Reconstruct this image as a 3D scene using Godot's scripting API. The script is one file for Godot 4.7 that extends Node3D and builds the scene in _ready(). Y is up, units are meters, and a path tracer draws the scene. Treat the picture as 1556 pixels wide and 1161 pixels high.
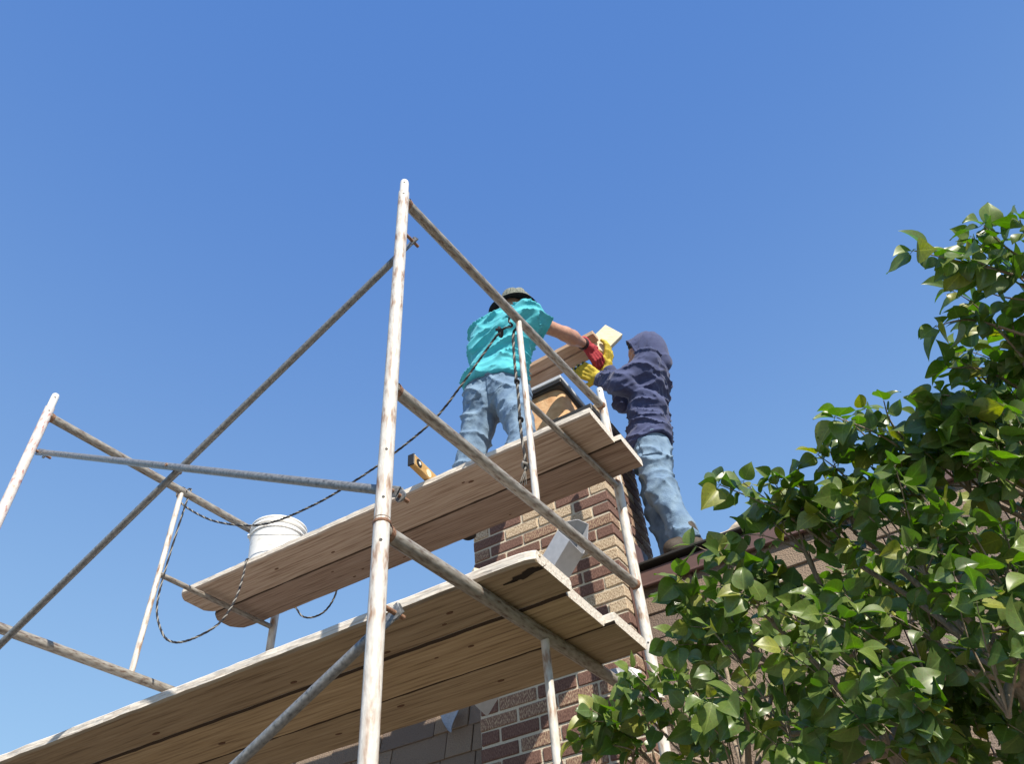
extends Node3D

var rng := RandomNumberGenerator.new()
var used := {}
var TEX := {}

# ---------------------------------------------------------------- materials
func lin(r: float, g: float, b: float) -> Color:
	return Color(r, g, b).linear_to_srgb()

func noise_tex(seed_: int, freq: float, stops: Array, octaves := 4, as_normal := false, bump := 4.0, kind := FastNoiseLite.TYPE_SIMPLEX_SMOOTH, ridged := false, size := 512) -> NoiseTexture2D:
	var n := FastNoiseLite.new()
	n.seed = seed_
	n.noise_type = kind
	n.frequency = freq
	n.fractal_octaves = octaves
	n.fractal_type = FastNoiseLite.FRACTAL_RIDGED if ridged else FastNoiseLite.FRACTAL_FBM
	var t := NoiseTexture2D.new()
	t.width = size
	t.height = size
	t.seamless = true
	t.noise = n
	if as_normal:
		t.as_normal_map = true
		t.bump_strength = bump
	elif stops.size():
		var g := Gradient.new()
		var off := PackedFloat32Array()
		var col := PackedColorArray()
		for s in stops:
			off.append(s[0])
			col.append(lin(s[1], s[2], s[3]))
		g.offsets = off
		g.colors = col
		t.color_ramp = g
	return t

func mat(tex, rough: float, scale: Vector3, bump = null, bump_scale := 1.0, world := false) -> StandardMaterial3D:
	var m := StandardMaterial3D.new()
	if tex is Color:
		m.albedo_color = tex
	elif tex:
		m.albedo_texture = tex
	m.roughness = rough
	m.uv1_triplanar = true
	m.uv1_world_triplanar = world
	m.uv1_scale = scale
	if bump:
		m.normal_enabled = true
		m.normal_texture = bump
		m.normal_scale = bump_scale
	return m

func plain(c: Color, rough := 0.8, metal := 0.0) -> StandardMaterial3D:
	var m := StandardMaterial3D.new()
	m.albedo_color = c
	m.roughness = rough
	m.metallic = metal
	return m

# ---------------------------------------------------------------- mesh builder
class MB:
	var V := PackedVector3Array()
	var N := PackedVector3Array()
	var U := PackedVector2Array()
	var I := PackedInt32Array()

	func quad(a: Vector3, b: Vector3, c: Vector3, d: Vector3) -> void:   # counter-clockwise seen from outside
		var n := (b - a).cross(c - a)
		if n.length_squared() < 1e-16:
			n = (c - a).cross(d - a)
		n = n.normalized()
		var k := V.size()
		V.append_array(PackedVector3Array([a, b, c, d]))
		N.append_array(PackedVector3Array([n, n, n, n]))
		U.append_array(PackedVector2Array([Vector2(0, 0), Vector2(1, 0), Vector2(1, 1), Vector2(0, 1)]))
		I.append_array(PackedInt32Array([k, k + 2, k + 1, k, k + 3, k + 2]))

	func tri(a: Vector3, b: Vector3, c: Vector3) -> void:
		var n := (b - a).cross(c - a).normalized()
		var k := V.size()
		V.append_array(PackedVector3Array([a, b, c]))
		N.append_array(PackedVector3Array([n, n, n]))
		U.append_array(PackedVector2Array([Vector2(0, 0), Vector2(1, 0), Vector2(1, 1)]))
		I.append_array(PackedInt32Array([k, k + 2, k + 1]))

	func box(t: Transform3D, s: Vector3, bev := 0.003) -> void:
		var h := s * 0.5
		bev = minf(bev, minf(h.x, minf(h.y, h.z)) * 0.6)
		var P := func(sx: float, sy: float, sz: float, ax: int) -> Vector3:
			var v := Vector3(sx * h.x, sy * h.y, sz * h.z)
			for k in 3:
				if k != ax:
					v[k] -= signf(v[k]) * bev
			return t * v
		for ax in 3:
			var b := (ax + 1) % 3
			var c := (ax + 2) % 3
			for sg: float in [-1.0, 1.0]:
				var q := []
				for e: Vector2 in [Vector2(-1, -1), Vector2(1, -1), Vector2(1, 1), Vector2(-1, 1)]:
					var w := Vector3.ZERO
					w[ax] = sg
					w[b] = e.x
					w[c] = e.y
					q.append(P.call(w.x, w.y, w.z, ax))
				if sg > 0:
					quad(q[0], q[1], q[2], q[3])
				else:
					quad(q[3], q[2], q[1], q[0])
			# edges that run along ax
			for s1: float in [-1.0, 1.0]:
				for s2: float in [-1.0, 1.0]:
					var lo := Vector3.ZERO
					lo[b] = s1
					lo[c] = s2
					lo[ax] = -1.0
					var hi := lo
					hi[ax] = 1.0
					var a1: Vector3 = P.call(lo.x, lo.y, lo.z, b)
					var a2: Vector3 = P.call(hi.x, hi.y, hi.z, b)
					var a3: Vector3 = P.call(hi.x, hi.y, hi.z, c)
					var a4: Vector3 = P.call(lo.x, lo.y, lo.z, c)
					if s1 * s2 < 0:
						quad(a1, a2, a3, a4)
					else:
						quad(a4, a3, a2, a1)
		for sx: float in [-1.0, 1.0]:
			for sy: float in [-1.0, 1.0]:
				for sz: float in [-1.0, 1.0]:
					var a: Vector3 = P.call(sx, sy, sz, 0)
					var b2: Vector3 = P.call(sx, sy, sz, 1)
					var c2: Vector3 = P.call(sx, sy, sz, 2)
					if sx * sy * sz > 0:
						tri(a, b2, c2)
					else:
						tri(a, c2, b2)

	func grid(pts: Array, closed_u: bool, flip := false) -> void:   # rows of equal length; smooth normals
		var rows := pts.size()
		var cols: int = pts[0].size()
		var k0 := V.size()
		for r in rows:
			for c in cols:
				var p: Vector3 = pts[r][c]
				var u1: Vector3 = pts[r][(c + 1) % cols] if closed_u else pts[r][mini(c + 1, cols - 1)]
				var u0: Vector3 = pts[r][(c + cols - 1) % cols] if closed_u else pts[r][maxi(c - 1, 0)]
				var v1: Vector3 = pts[mini(r + 1, rows - 1)][c]
				var v0: Vector3 = pts[maxi(r - 1, 0)][c]
				var n := (u1 - u0).cross(v1 - v0)
				if n.length_squared() < 1e-18:
					var pr: Vector3 = pts[clampi(r + (1 if r == 0 else -1), 0, rows - 1)][c]
					n = (p - pr)
				n = n.normalized()
				V.append(p)
				N.append(-n if flip else n)
				U.append(Vector2(float(c) / maxi(cols - 1, 1), float(r) / maxi(rows - 1, 1)))
		for r in rows - 1:
			for c in (cols if closed_u else cols - 1):
				var a := k0 + r * cols + c
				var b := k0 + r * cols + (c + 1) % cols
				var d := a + cols
				var e := b + cols
				if flip:
					I.append_array(PackedInt32Array([a, b, e, a, e, d]))
				else:
					I.append_array(PackedInt32Array([a, e, b, a, d, e]))

	func tube(pts: Array, rad: Array, sides := 12, caps := true) -> void:
		var rows := []
		var up := Vector3.ZERO
		for i in pts.size():
			var d: Vector3 = (pts[mini(i + 1, pts.size() - 1)] - pts[maxi(i - 1, 0)]).normalized()
			if up == Vector3.ZERO:
				up = Vector3.UP if absf(d.y) < 0.9 else Vector3.RIGHT
			up = (up - d * up.dot(d)).normalized()
			var s := d.cross(up)
			var r: float = rad[mini(i, rad.size() - 1)]
			var row := []
			for k in sides:
				var a := TAU * k / sides
				row.append(pts[i] + (up * cos(a) + s * sin(a)) * r)
			rows.append(row)
		grid(rows, true)
		if caps:
			for e: int in [0, rows.size() - 1]:
				var c: Vector3 = pts[e]
				for k in sides:
					var a: Vector3 = rows[e][k]
					var b: Vector3 = rows[e][(k + 1) % sides]
					if e == 0:
						tri(c, b, a)
					else:
						tri(c, a, b)

	func lathe(t: Transform3D, prof: Array, segs := 32) -> void:    # prof: Vector2(radius, height), outside when it goes up
		var rows := []
		for p: Vector2 in prof:
			var row := []
			for k in segs:
				var a := -TAU * k / segs
				row.append(t * Vector3(cos(a) * p.x, p.y, sin(a) * p.x))
			rows.append(row)
		grid(rows, true)

	func mesh() -> ArrayMesh:
		var a := []
		a.resize(Mesh.ARRAY_MAX)
		a[Mesh.ARRAY_VERTEX] = V
		a[Mesh.ARRAY_NORMAL] = N
		a[Mesh.ARRAY_TEX_UV] = U
		a[Mesh.ARRAY_INDEX] = I
		var m := ArrayMesh.new()
		m.add_surface_from_arrays(Mesh.PRIMITIVE_TRIANGLES, a)
		return m

# ---------------------------------------------------------------- scene helpers
func numbered(n: String) -> String:
	if not used.has(n):
		used[n] = 0
		return n
	used[n] += 1
	return "%s_%03d" % [n, used[n]]

func tag(o: Node, label: String, category: String, group := "") -> void:
	o.set_meta("label", label)
	o.set_meta("category", category)
	if group:
		o.set_meta("group", group)

func thing(called: String, label: String, category: String, t := Transform3D(), group := "") -> Node3D:
	var o := Node3D.new()
	o.name = numbered(called)
	o.transform = t
	add_child(o)
	tag(o, label, category, group)
	return o

func part(called: String, m, material: Material, parent: Node, t := Transform3D()) -> MeshInstance3D:
	var o := MeshInstance3D.new()
	o.mesh = m.mesh() if m is MB else m
	o.material_override = material
	o.transform = t
	if parent == self:
		o.name = numbered(called)
	else:
		var k := 0
		var nm := called
		while parent.has_node(NodePath(nm)):
			k += 1
			nm = "%s_%03d" % [called, k]
		o.name = nm
	parent.add_child(o, true)
	return o

func fast_part(nm: String, m: Mesh, material: Material, parent: Node, t: Transform3D) -> MeshInstance3D:
	var o := MeshInstance3D.new()
	o.mesh = m
	o.material_override = material
	o.transform = t
	o.name = nm
	parent.add_child(o)
	return o

func tf(p: Vector3, b := Basis()) -> Transform3D:
	return Transform3D(b, p)

func curve(pts: Array, steps: int) -> Array:
	var out := []
	for i in pts.size() - 1:
		var p0: Vector3 = pts[maxi(i - 1, 0)]
		var p1: Vector3 = pts[i]
		var p2: Vector3 = pts[i + 1]
		var p3: Vector3 = pts[mini(i + 2, pts.size() - 1)]
		for k in steps:
			out.append(p1.cubic_interpolate(p2, p0, p3, float(k) / steps))
	out.append(pts[-1])
	return out

# ---------------------------------------------------------------- fields for bodies and clothes
class Field:
	var org: Vector3
	var cell: float
	var nx: int
	var ny: int
	var nz: int
	var g := PackedFloat32Array()

	func setup(bones: Array, c: float, pad := 0.05) -> void:
		cell = c
		var lo := Vector3.ONE * 1e9
		var hi := -lo
		for b in bones:
			for e in 2:
				var r: float = b[2 + e] + pad
				lo = lo.min(b[e] - Vector3.ONE * r)
				hi = hi.max(b[e] + Vector3.ONE * r)
		org = lo
		nx = int((hi.x - lo.x) / c) + 2
		ny = int((hi.y - lo.y) / c) + 2
		nz = int((hi.z - lo.z) / c) + 2
		g.resize(nx * ny * nz)
		g.fill(0.2)

	func add(bones: Array, k: float, subtract := false) -> void:
		for b in bones:
			var a: Vector3 = b[0]
			var ab: Vector3 = b[1] - a
			var ra: float = b[2]
			var rb: float = b[3]
			var inv := 1.0 / maxf(ab.dot(ab), 1e-9)
			var m := k + cell * 3.0
			var lo := (a.min(b[1]) - Vector3.ONE * (maxf(ra, rb) + m) - org) / cell
			var hi := (a.max(b[1]) + Vector3.ONE * (maxf(ra, rb) + m) - org) / cell
			var x0 := maxi(0, int(lo.x))
			var x1 := mini(nx - 1, int(hi.x) + 1)
			var y0 := maxi(0, int(lo.y))
			var y1 := mini(ny - 1, int(hi.y) + 1)
			var z0 := maxi(0, int(lo.z))
			var z1 := mini(nz - 1, int(hi.z) + 1)
			for z in range(z0, z1 + 1):
				for y in range(y0, y1 + 1):
					var i := (z * ny + y) * nx + x0
					var p := org + Vector3(x0, y, z) * cell - a
					for x in range(x0, x1 + 1):
						var h := clampf(p.dot(ab) * inv, 0.0, 1.0)
						var d := (p - ab * h).length() - (ra + (rb - ra) * h)
						var o := g[i]
						if subtract:
							g[i] = maxf(o, -d)
						else:
							var q := k - absf(o - d)
							g[i] = minf(o, d) - (q * q * 0.25 / k if q > 0.0 else 0.0)
						i += 1
						p.x += cell

	func fold(n: FastNoiseLite, amp: float, stretch: Vector3, turn := Basis(), band := 0.035) -> void:   # raised creases between soft hollows
		var i := 0
		for z in nz:
			for y in ny:
				for x in nx:
					if absf(g[i]) < band:
						var p := turn * (org + Vector3(x, y, z) * cell)
						var w := maxf(0.0, 1.0 - 1.9 * absf(n.get_noise_3d(p.x * stretch.x, p.y * stretch.y, p.z * stretch.z)))
						g[i] -= amp * (w * w * w - 0.3)
					i += 1

	func rough(n: FastNoiseLite, amp: float, band := 0.03) -> void:
		var i := 0
		for z in nz:
			for y in ny:
				for x in nx:
					if absf(g[i]) < band:
						g[i] += amp * n.get_noise_3dv(org + Vector3(x, y, z) * cell)
					i += 1

	func extract(mb: MB, off := 0.0, cuts := []) -> void:    # surface nets; a cut keeps the side its normal points away from
		var f := g
		if off != 0.0 or cuts.size():
			f = g.duplicate()
			var i := 0
			for z in nz:
				for y in ny:
					for x in nx:
						var d := f[i] - off
						if d < 0.08:
							var p := org + Vector3(x, y, z) * cell
							for c in cuts:
								d = maxf(d, (p - c[0]).dot(c[1]))
						f[i] = d
						i += 1
		var sy := nx
		var sz := nx * ny
		var ids := {}
		var k0 := mb.V.size()
		var ofs := PackedInt32Array([0, 1, sy, sy + 1, sz, sz + 1, sz + sy, sz + sy + 1])
		var corners := [Vector3(0, 0, 0), Vector3(1, 0, 0), Vector3(0, 1, 0), Vector3(1, 1, 0), Vector3(0, 0, 1), Vector3(1, 0, 1), Vector3(0, 1, 1), Vector3(1, 1, 1)]
		var ea := PackedInt32Array([0, 2, 4, 6, 0, 1, 4, 5, 0, 1, 2, 3])
		var eb := PackedInt32Array([1, 3, 5, 7, 2, 3, 6, 7, 4, 5, 6, 7])
		for z in nz - 1:
			for y in ny - 1:
				var i := z * sz + y * sy
				for x in nx - 1:
					var v0 := f[i]
					if absf(v0) < cell * 4.5:
						var mask := 0
						for c in 8:
							if f[i + ofs[c]] < 0.0:
								mask |= 1 << c
						if mask != 0 and mask != 255:
							var s := Vector3.ZERO
							var cnt := 0
							for e in 12:
								var a := ea[e]
								var b := eb[e]
								if ((mask >> a) & 1) != ((mask >> b) & 1):
									var fa := f[i + ofs[a]]
									var fb := f[i + ofs[b]]
									s += corners[a].lerp(corners[b], fa / (fa - fb))
									cnt += 1
							ids[i] = mb.V.size()
							mb.V.append(org + (Vector3(x, y, z) + s / cnt) * cell)
							mb.N.append(Vector3.ZERO)
							mb.U.append(Vector2.ZERO)
					i += 1
		for i: int in ids:
			var ins := f[i] < 0.0
			for ax in 3:
				var st: int = [1, sy, sz][ax]
				if (f[i + st] < 0.0) != ins:
					var u: int = [sy, sz, 1][ax]
					var w: int = [sz, 1, sy][ax]
					if ids.has(i - u) and ids.has(i - w) and ids.has(i - u - w):
						var a: int = ids[i]
						var b: int = ids[i - u]
						var c: int = ids[i - u - w]
						var d: int = ids[i - w]
						if ins:
							_q(mb, a, b, c, d)
						else:
							_q(mb, d, c, b, a)
		for i in range(k0, mb.V.size()):
			mb.N[i] = mb.N[i].normalized()

	func _q(mb: MB, a: int, b: int, c: int, d: int) -> void:
		var n := (mb.V[c] - mb.V[a]).cross(mb.V[d] - mb.V[b])
		mb.N[a] += n
		mb.N[b] += n
		mb.N[c] += n
		mb.N[d] += n
		mb.I.append_array(PackedInt32Array([a, c, b, a, d, c]))

func fn(seed_: int, freq: float, ridged := false, octaves := 2) -> FastNoiseLite:
	var n := FastNoiseLite.new()
	n.seed = seed_
	n.frequency = freq
	n.noise_type = FastNoiseLite.TYPE_SIMPLEX_SMOOTH
	n.fractal_octaves = octaves
	n.fractal_type = FastNoiseLite.FRACTAL_RIDGED if ridged else FastNoiseLite.FRACTAL_FBM
	return n

# ---------------------------------------------------------------- setting
const H := 2.8                       # height of the joint between the two scaffold lifts
const W := 1.524                     # width of a scaffold frame
const YAW := 0.0573                  # planks, chimney and house run at this angle to the frames
const SUN := Vector3(0.90, 1.0, 0.60)
const CAM := Vector3(1.16158, 1.63083, 1.23232)

func _ready() -> void:
	rng.seed = 11
	var cam := Camera3D.new()
	cam.name = "camera"
	cam.transform = Transform3D(Basis(Vector3(0.8203, -0.06697, -0.56799), Vector3(0.43765, 0.71284, 0.54801), Vector3(0.36819, -0.69812, 0.61406)).orthonormalized(), CAM)
	cam.fov = 51.9655
	cam.far = 3000.0
	cam.near = 0.05
	add_child(cam)
	cam.current = true

	var env := Environment.new()
	env.background_mode = Environment.BG_SKY
	env.tonemap_mode = Environment.TONE_MAPPER_LINEAR
	env.tonemap_exposure = 1.42
	env.sdfgi_enabled = true
	env.ssao_enabled = true
	env.ssil_enabled = true
	var sm := ProceduralSkyMaterial.new()
	sm.sky_top_color = lin(0.0668, 0.1657, 0.4367)
	sm.sky_horizon_color = lin(0.404, 0.638, 0.80)
	sm.sky_curve = 0.333
	sm.ground_bottom_color = lin(0.12, 0.11, 0.09)
	sm.ground_horizon_color = lin(0.3, 0.42, 0.52)
	sm.sun_angle_max = 8.0
	var sky := Sky.new()
	sky.sky_material = sm
	env.sky = sky
	var we := WorldEnvironment.new()
	we.name = "environment"
	we.environment = env
	add_child(we)

	var sun := DirectionalLight3D.new()
	sun.name = "sun"
	sun.light_energy = 1.6
	sun.light_color = Color(1.0, 0.965, 0.9)
	sun.light_angular_distance = 0.5
	sun.shadow_enabled = true
	add_child(sun)
	sun.look_at_from_position(SUN * 10.0, Vector3.ZERO)

	textures()
	build_ground()
	build_house()
	build_chimney()
	build_scaffold()
	build_planks()
	build_gear()
	build_person_teal()
	build_person_hooded()
	build_bush()

func textures() -> void:
	TEX.fine = noise_tex(3, 0.09, [], 4, true, 6.0)
	TEX.mid = noise_tex(4, 0.03, [], 5, true, 7.0)
	TEX.weave = noise_tex(5, 0.25, [], 2, true, 3.0)
	# wood: streaks come from the stretched scale of the material
	var wood := [[0.0, 0.15, 0.095, 0.065], [0.2, 0.29, 0.205, 0.15], [0.36, 0.41, 0.31, 0.24], [0.65, 0.47, 0.37, 0.295], [1.0, 0.58, 0.49, 0.41]]
	TEX.wood = noise_tex(21, 0.03, wood, 7)
	TEX.wood_b = noise_tex(22, 0.03, [[0.0, 0.15, 0.105, 0.065], [0.2, 0.29, 0.22, 0.145], [0.36, 0.4, 0.315, 0.215], [0.65, 0.46, 0.37, 0.26], [1.0, 0.57, 0.48, 0.36]], 7)
	TEX.wood_n = noise_tex(23, 0.02, [], 5, true, 9.0)
	TEX.newwood = noise_tex(24, 0.012, [[0.0, 0.5, 0.4, 0.25], [0.5, 0.66, 0.57, 0.4], [1.0, 0.74, 0.67, 0.52]], 5)
	TEX.formwood = noise_tex(25, 0.012, [[0.0, 0.36, 0.22, 0.13], [0.5, 0.47, 0.31, 0.2], [1.0, 0.55, 0.4, 0.28]], 5)
	TEX.paint = noise_tex(31, 0.02, [[0.0, 0.2, 0.09, 0.05], [0.2, 0.34, 0.22, 0.15], [0.32, 0.48, 0.4, 0.34], [0.46, 0.6, 0.56, 0.51], [1.0, 0.74, 0.72, 0.68]], 7)
	TEX.redpaint = noise_tex(32, 0.022, [[0.0, 0.42, 0.12, 0.11], [0.24, 0.52, 0.28, 0.25], [0.36, 0.66, 0.58, 0.54], [1.0, 0.74, 0.71, 0.68]], 7)
	TEX.bars = noise_tex(33, 0.03, [[0.0, 0.06, 0.028, 0.02], [0.2, 0.12, 0.075, 0.055], [0.3, 0.2, 0.175, 0.15], [0.5, 0.27, 0.25, 0.22], [1.0, 0.4, 0.38, 0.35]], 7)
	TEX.galv = noise_tex(34, 0.03, [[0.0, 0.03, 0.03, 0.033], [0.2, 0.08, 0.08, 0.085], [0.3, 0.17, 0.175, 0.18], [0.6, 0.24, 0.245, 0.25], [1.0, 0.36, 0.36, 0.36]], 7)
	TEX.brick_red = noise_tex(41, 0.05, [[0.0, 0.055, 0.028, 0.022], [0.35, 0.125, 0.065, 0.05], [0.6, 0.18, 0.096, 0.074], [1.0, 0.34, 0.23, 0.17]], 6)
	TEX.brick_cream = noise_tex(42, 0.055, [[0.0, 0.1, 0.05, 0.034], [0.34, 0.25, 0.155, 0.1], [0.44, 0.45, 0.345, 0.23], [0.6, 0.57, 0.46, 0.32], [1.0, 0.68, 0.58, 0.44]], 6)
	TEX.brick_mix = noise_tex(43, 0.045, [[0.0, 0.1, 0.05, 0.04], [0.4, 0.2, 0.11, 0.082], [0.55, 0.29, 0.185, 0.125], [0.7, 0.43, 0.32, 0.21], [1.0, 0.55, 0.45, 0.32]], 6)
	TEX.mortar = noise_tex(44, 0.06, [[0.0, 0.52, 0.45, 0.35], [1.0, 0.7, 0.63, 0.5]], 4)
	for k in 4:
		var b: Array = [[0.2, 0.145, 0.108], [0.23, 0.168, 0.122], [0.15, 0.11, 0.088], [0.21, 0.16, 0.13]][k]
		TEX["shingle%d" % k] = noise_tex(50 + k, 0.28, [[0.0, b[0] * 0.3, b[1] * 0.3, b[2] * 0.3], [0.4, b[0] * 0.8, b[1] * 0.8, b[2] * 0.78], [0.6, b[0] * 1.2, b[1] * 1.2, b[2] * 1.2], [1.0, b[0] * 2.3, b[1] * 2.4, b[2] * 2.5]], 3)
	TEX.clay = noise_tex(61, 0.012, [[0.0, 0.52, 0.28, 0.13], [0.5, 0.66, 0.4, 0.21], [1.0, 0.74, 0.5, 0.29]], 4)
	TEX.denim = noise_tex(71, 0.018, [[0.0, 0.065, 0.115, 0.195], [0.36, 0.13, 0.205, 0.31], [0.62, 0.18, 0.27, 0.38], [1.0, 0.27, 0.37, 0.47]], 6)
	TEX.teal = noise_tex(72, 0.02, [[0.0, 0.05, 0.4, 0.48], [1.0, 0.1, 0.53, 0.62]], 4)
	TEX.navy = noise_tex(73, 0.02, [[0.0, 0.032, 0.042, 0.115], [1.0, 0.06, 0.077, 0.18]], 4)
	TEX.camo = noise_tex(74, 0.03, [[0.0, 0.03, 0.035, 0.03], [0.38, 0.05, 0.06, 0.045], [0.44, 0.24, 0.26, 0.22], [0.58, 0.3, 0.31, 0.27], [0.64, 0.12, 0.13, 0.1], [1.0, 0.2, 0.21, 0.18]], 2)
	TEX.skin = noise_tex(75, 0.02, [[0.0, 0.4, 0.2, 0.14], [1.0, 0.52, 0.3, 0.21]], 4)
	TEX.ground = noise_tex(81, 0.02, [[0.0, 0.1, 0.082, 0.058], [0.5, 0.17, 0.145, 0.11], [1.0, 0.235, 0.205, 0.165]], 6)
	TEX.wood_m = mat(TEX.wood, 0.85, Vector3(0.16, 4.0, 4.6), TEX.wood_n, 0.6)
	TEX.wood_mb = mat(TEX.wood_b, 0.85, Vector3(0.15, 4.0, 3.7), TEX.wood_n, 0.6)
	TEX.new_m = mat(TEX.newwood, 0.75, Vector3(0.8, 6.0, 5.0), TEX.wood_n, 0.2)
	TEX.form_m = mat(TEX.formwood, 0.8, Vector3(0.6, 6.0, 6.0), TEX.wood_n, 0.3)
	TEX.paint_m = mat(TEX.paint, 0.42, Vector3(4.0, 0.9, 4.0), TEX.mid, 0.25)
	TEX.red_m = mat(TEX.redpaint, 0.42, Vector3(4.0, 1.6, 4.0), TEX.mid, 0.25)
	TEX.bar_m = mat(TEX.bars, 0.45, Vector3(5.0, 5.0, 1.2), TEX.mid, 0.3)
	TEX.galv_m = mat(TEX.galv, 0.38, Vector3(4.0, 4.0, 4.0), TEX.mid, 0.25)
	TEX.galv_m.metallic = 0.3
	TEX.rust_m = mat(noise_tex(35, 0.03, [[0.0, 0.1, 0.04, 0.02], [0.5, 0.24, 0.12, 0.07], [1.0, 0.42, 0.3, 0.2]], 5), 0.7, Vector3.ONE * 6.0)
	TEX.skin_m = mat(TEX.skin, 0.5, Vector3.ONE * 3.0, TEX.fine, 0.15)
	TEX.skin_m.subsurf_scatter_enabled = true
	TEX.skin_m.subsurf_scatter_strength = 0.08
	TEX.denim_m = mat(TEX.denim, 0.9, Vector3(1.3, 0.8, 1.3), TEX.weave, 0.35, true)
	TEX.dark_m = plain(lin(0.012, 0.012, 0.014), 0.6)

# ---------------------------------------------------------------- ground and house
func build_ground() -> void:
	var m := PlaneMesh.new()
	m.size = Vector2(1600, 1600)
	var o := part("ground", m, mat(TEX.ground, 0.95, Vector3.ONE * 0.5, TEX.mid, 0.6, true), self)
	o.set_meta("kind", "structure")
	o.set_meta("label", "dry pale ground around the house")

func house_tf() -> Transform3D:
	return Transform3D(Basis(Vector3.UP, YAW), Vector3(-0.15, 0, -1.78))

func build_house() -> void:
	# local axes: x along the wall to the right, z out of the wall; 0,0 is the near right corner of the chimney
	var h := thing("house", "house with brown shingled wall and brown metal roof edge behind the chimney", "house", house_tf())
	var top := 3.5
	var lean := 0.16                      # the shingled wall leans in by this much per metre of height
	var x0 := -3.6
	var x1 := 6.0
	var zt := -0.205                      # wall face at the top
	var mb := MB.new()
	var zb := zt + lean * (top - 1.75)
	mb.quad(Vector3(x0, 1.75, zb - 0.02), Vector3(x1, 1.75, zb - 0.02), Vector3(x1, top, zt - 0.02), Vector3(x0, top, zt - 0.02))
	mb.quad(Vector3(x1, 1.75, zb - 0.02), Vector3(x1, 1.75, -7.0), Vector3(x1, top, -7.0), Vector3(x1, top, zt - 0.02))
	mb.quad(Vector3(x0, 1.75, -7.0), Vector3(x0, 1.75, zb - 0.02), Vector3(x0, top, zt - 0.02), Vector3(x0, top, -7.0))
	mb.quad(Vector3(x1, 1.75, -7.0), Vector3(x0, 1.75, -7.0), Vector3(x0, top, -7.0), Vector3(x1, top, -7.0))
	part("backing_wall", mb, plain(lin(0.06, 0.045, 0.038), 0.95), h)
	mb = MB.new()
	mb.box(tf(Vector3((x0 + x1) * 0.5, 0.875, (zb - 0.1 - 7.0) * 0.5)), Vector3(x1 - x0 - 0.1, 1.75, 7.0 + zb - 0.1), 0.01)
	part("lower_wall", mb, mat(TEX.brick_mix, 0.95, Vector3.ONE * 2.0), h)
	# flat roof deck behind the metal edge
	mb = MB.new()
	mb.box(tf(Vector3((x0 + x1) * 0.5, 3.575, -3.65)), Vector3(x1 - x0, 0.05, 6.9), 0.01)
	part("roof_deck", mb, mat(TEX.shingle2, 0.95, Vector3.ONE * 3.0), h)
	# metal roof edge: fascia with a drip lip, in lengths that meet the chimney
	var brown := mat(noise_tex(62, 0.01, [[0.0, 0.115, 0.066, 0.058], [1.0, 0.15, 0.088, 0.078]], 3), 0.42, Vector3(0.7, 4, 4))
	for seg in [[0.012, x1], [x0, -0.822]]:
		mb = MB.new()
		var cx: float = (seg[0] + seg[1]) * 0.5
		var ln: float = seg[1] - seg[0]
		mb.box(tf(Vector3(cx, 3.535, zt + 0.035)), Vector3(ln, 0.085, 0.014), 0.003)
		mb.box(tf(Vector3(cx, 3.497, zt + 0.047)), Vector3(ln, 0.012, 0.012), 0.003)
		var fa := part("fascia", mb, brown, h)
		fa.set_meta("label", "brown metal fascia along the roof edge")
		mb = MB.new()
		mb.box(tf(Vector3(cx, 3.606, zt - 0.03)), Vector3(ln, 0.016, 0.19), 0.004)
		part("roof_edge_felt", mb, plain(lin(0.02, 0.018, 0.017), 0.9), h)
	# shingles, course by course
	var sh := [mat(TEX.shingle0, 0.95, Vector3.ONE * 2.2, TEX.fine, 0.9, true), mat(TEX.shingle1, 0.95, Vector3.ONE * 2.2, TEX.fine, 0.9, true), mat(TEX.shingle2, 0.95, Vector3.ONE * 2.2, TEX.fine, 0.9, true), mat(TEX.shingle3, 0.95, Vector3.ONE * 2.2, TEX.fine, 0.9, true)]
	var unit := []
	for w: float in [0.15, 0.2, 0.26, 0.33]:
		for th: float in [0.011, 0.017]:
			var b := MB.new()
			b.box(tf(Vector3(w * 0.5, 0, 0)), Vector3(w - 0.004, 0.158, th), 0.002)
			unit.append([w, b.mesh()])
	var tilt := atan(lean) + 0.06
	var n := 0
	for row in 12:
		var y := 3.43 - row * 0.131
		var x := x0 + 0.05 + rng.randf() * 0.2
		while x < (3.0 if row < 6 else 1.6):
			var u: Array = unit[rng.randi() % unit.size()]
			var gap: bool = x + u[0] > -0.815 and x < 0.008
			var cut_w: float = 0.0
			if gap and x < -0.97:
				x += 0.001
			if gap:
				if x < -0.835:
					# a narrow piece up to the chimney
					var b := MB.new()
					var w: float = -0.818 - x
					b.box(tf(Vector3(w * 0.5, 0, 0)), Vector3(w - 0.004, 0.158, 0.013), 0.002)
					fast_part("shingle_%03d" % n, b.mesh(), sh[rng.randi() % 4], h, tf(Vector3(x, y, zt + lean * (top - y) + 0.004), Basis(Vector3.RIGHT, -tilt)))
					n += 1
				x = 0.012
				continue
			if x > -2.9:
				fast_part("shingle_%03d" % n, u[1], sh[[0, 0, 1, 1, 2, 3][rng.randi() % 6]], h, tf(Vector3(x, y + rng.randf_range(-0.003, 0.003), zt + lean * (top - y) + 0.006 + rng.randf() * 0.004), Basis(Vector3.RIGHT, -tilt)))
				n += 1
			x += u[0]
	# step flashing up the side of the chimney, and the upright trim beside it
	mb = MB.new()
	mb.box(tf(Vector3(0.006, 3.70, -0.30)), Vector3(0.006, 0.19, 0.21), 0.002)
	part("chimney_flashing", mb, brown, h)
	mb = MB.new()
	mb.box(tf(Vector3(0.012, 2.9, -0.10)), Vector3(0.022, 1.22, 0.075), 0.003)
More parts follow.
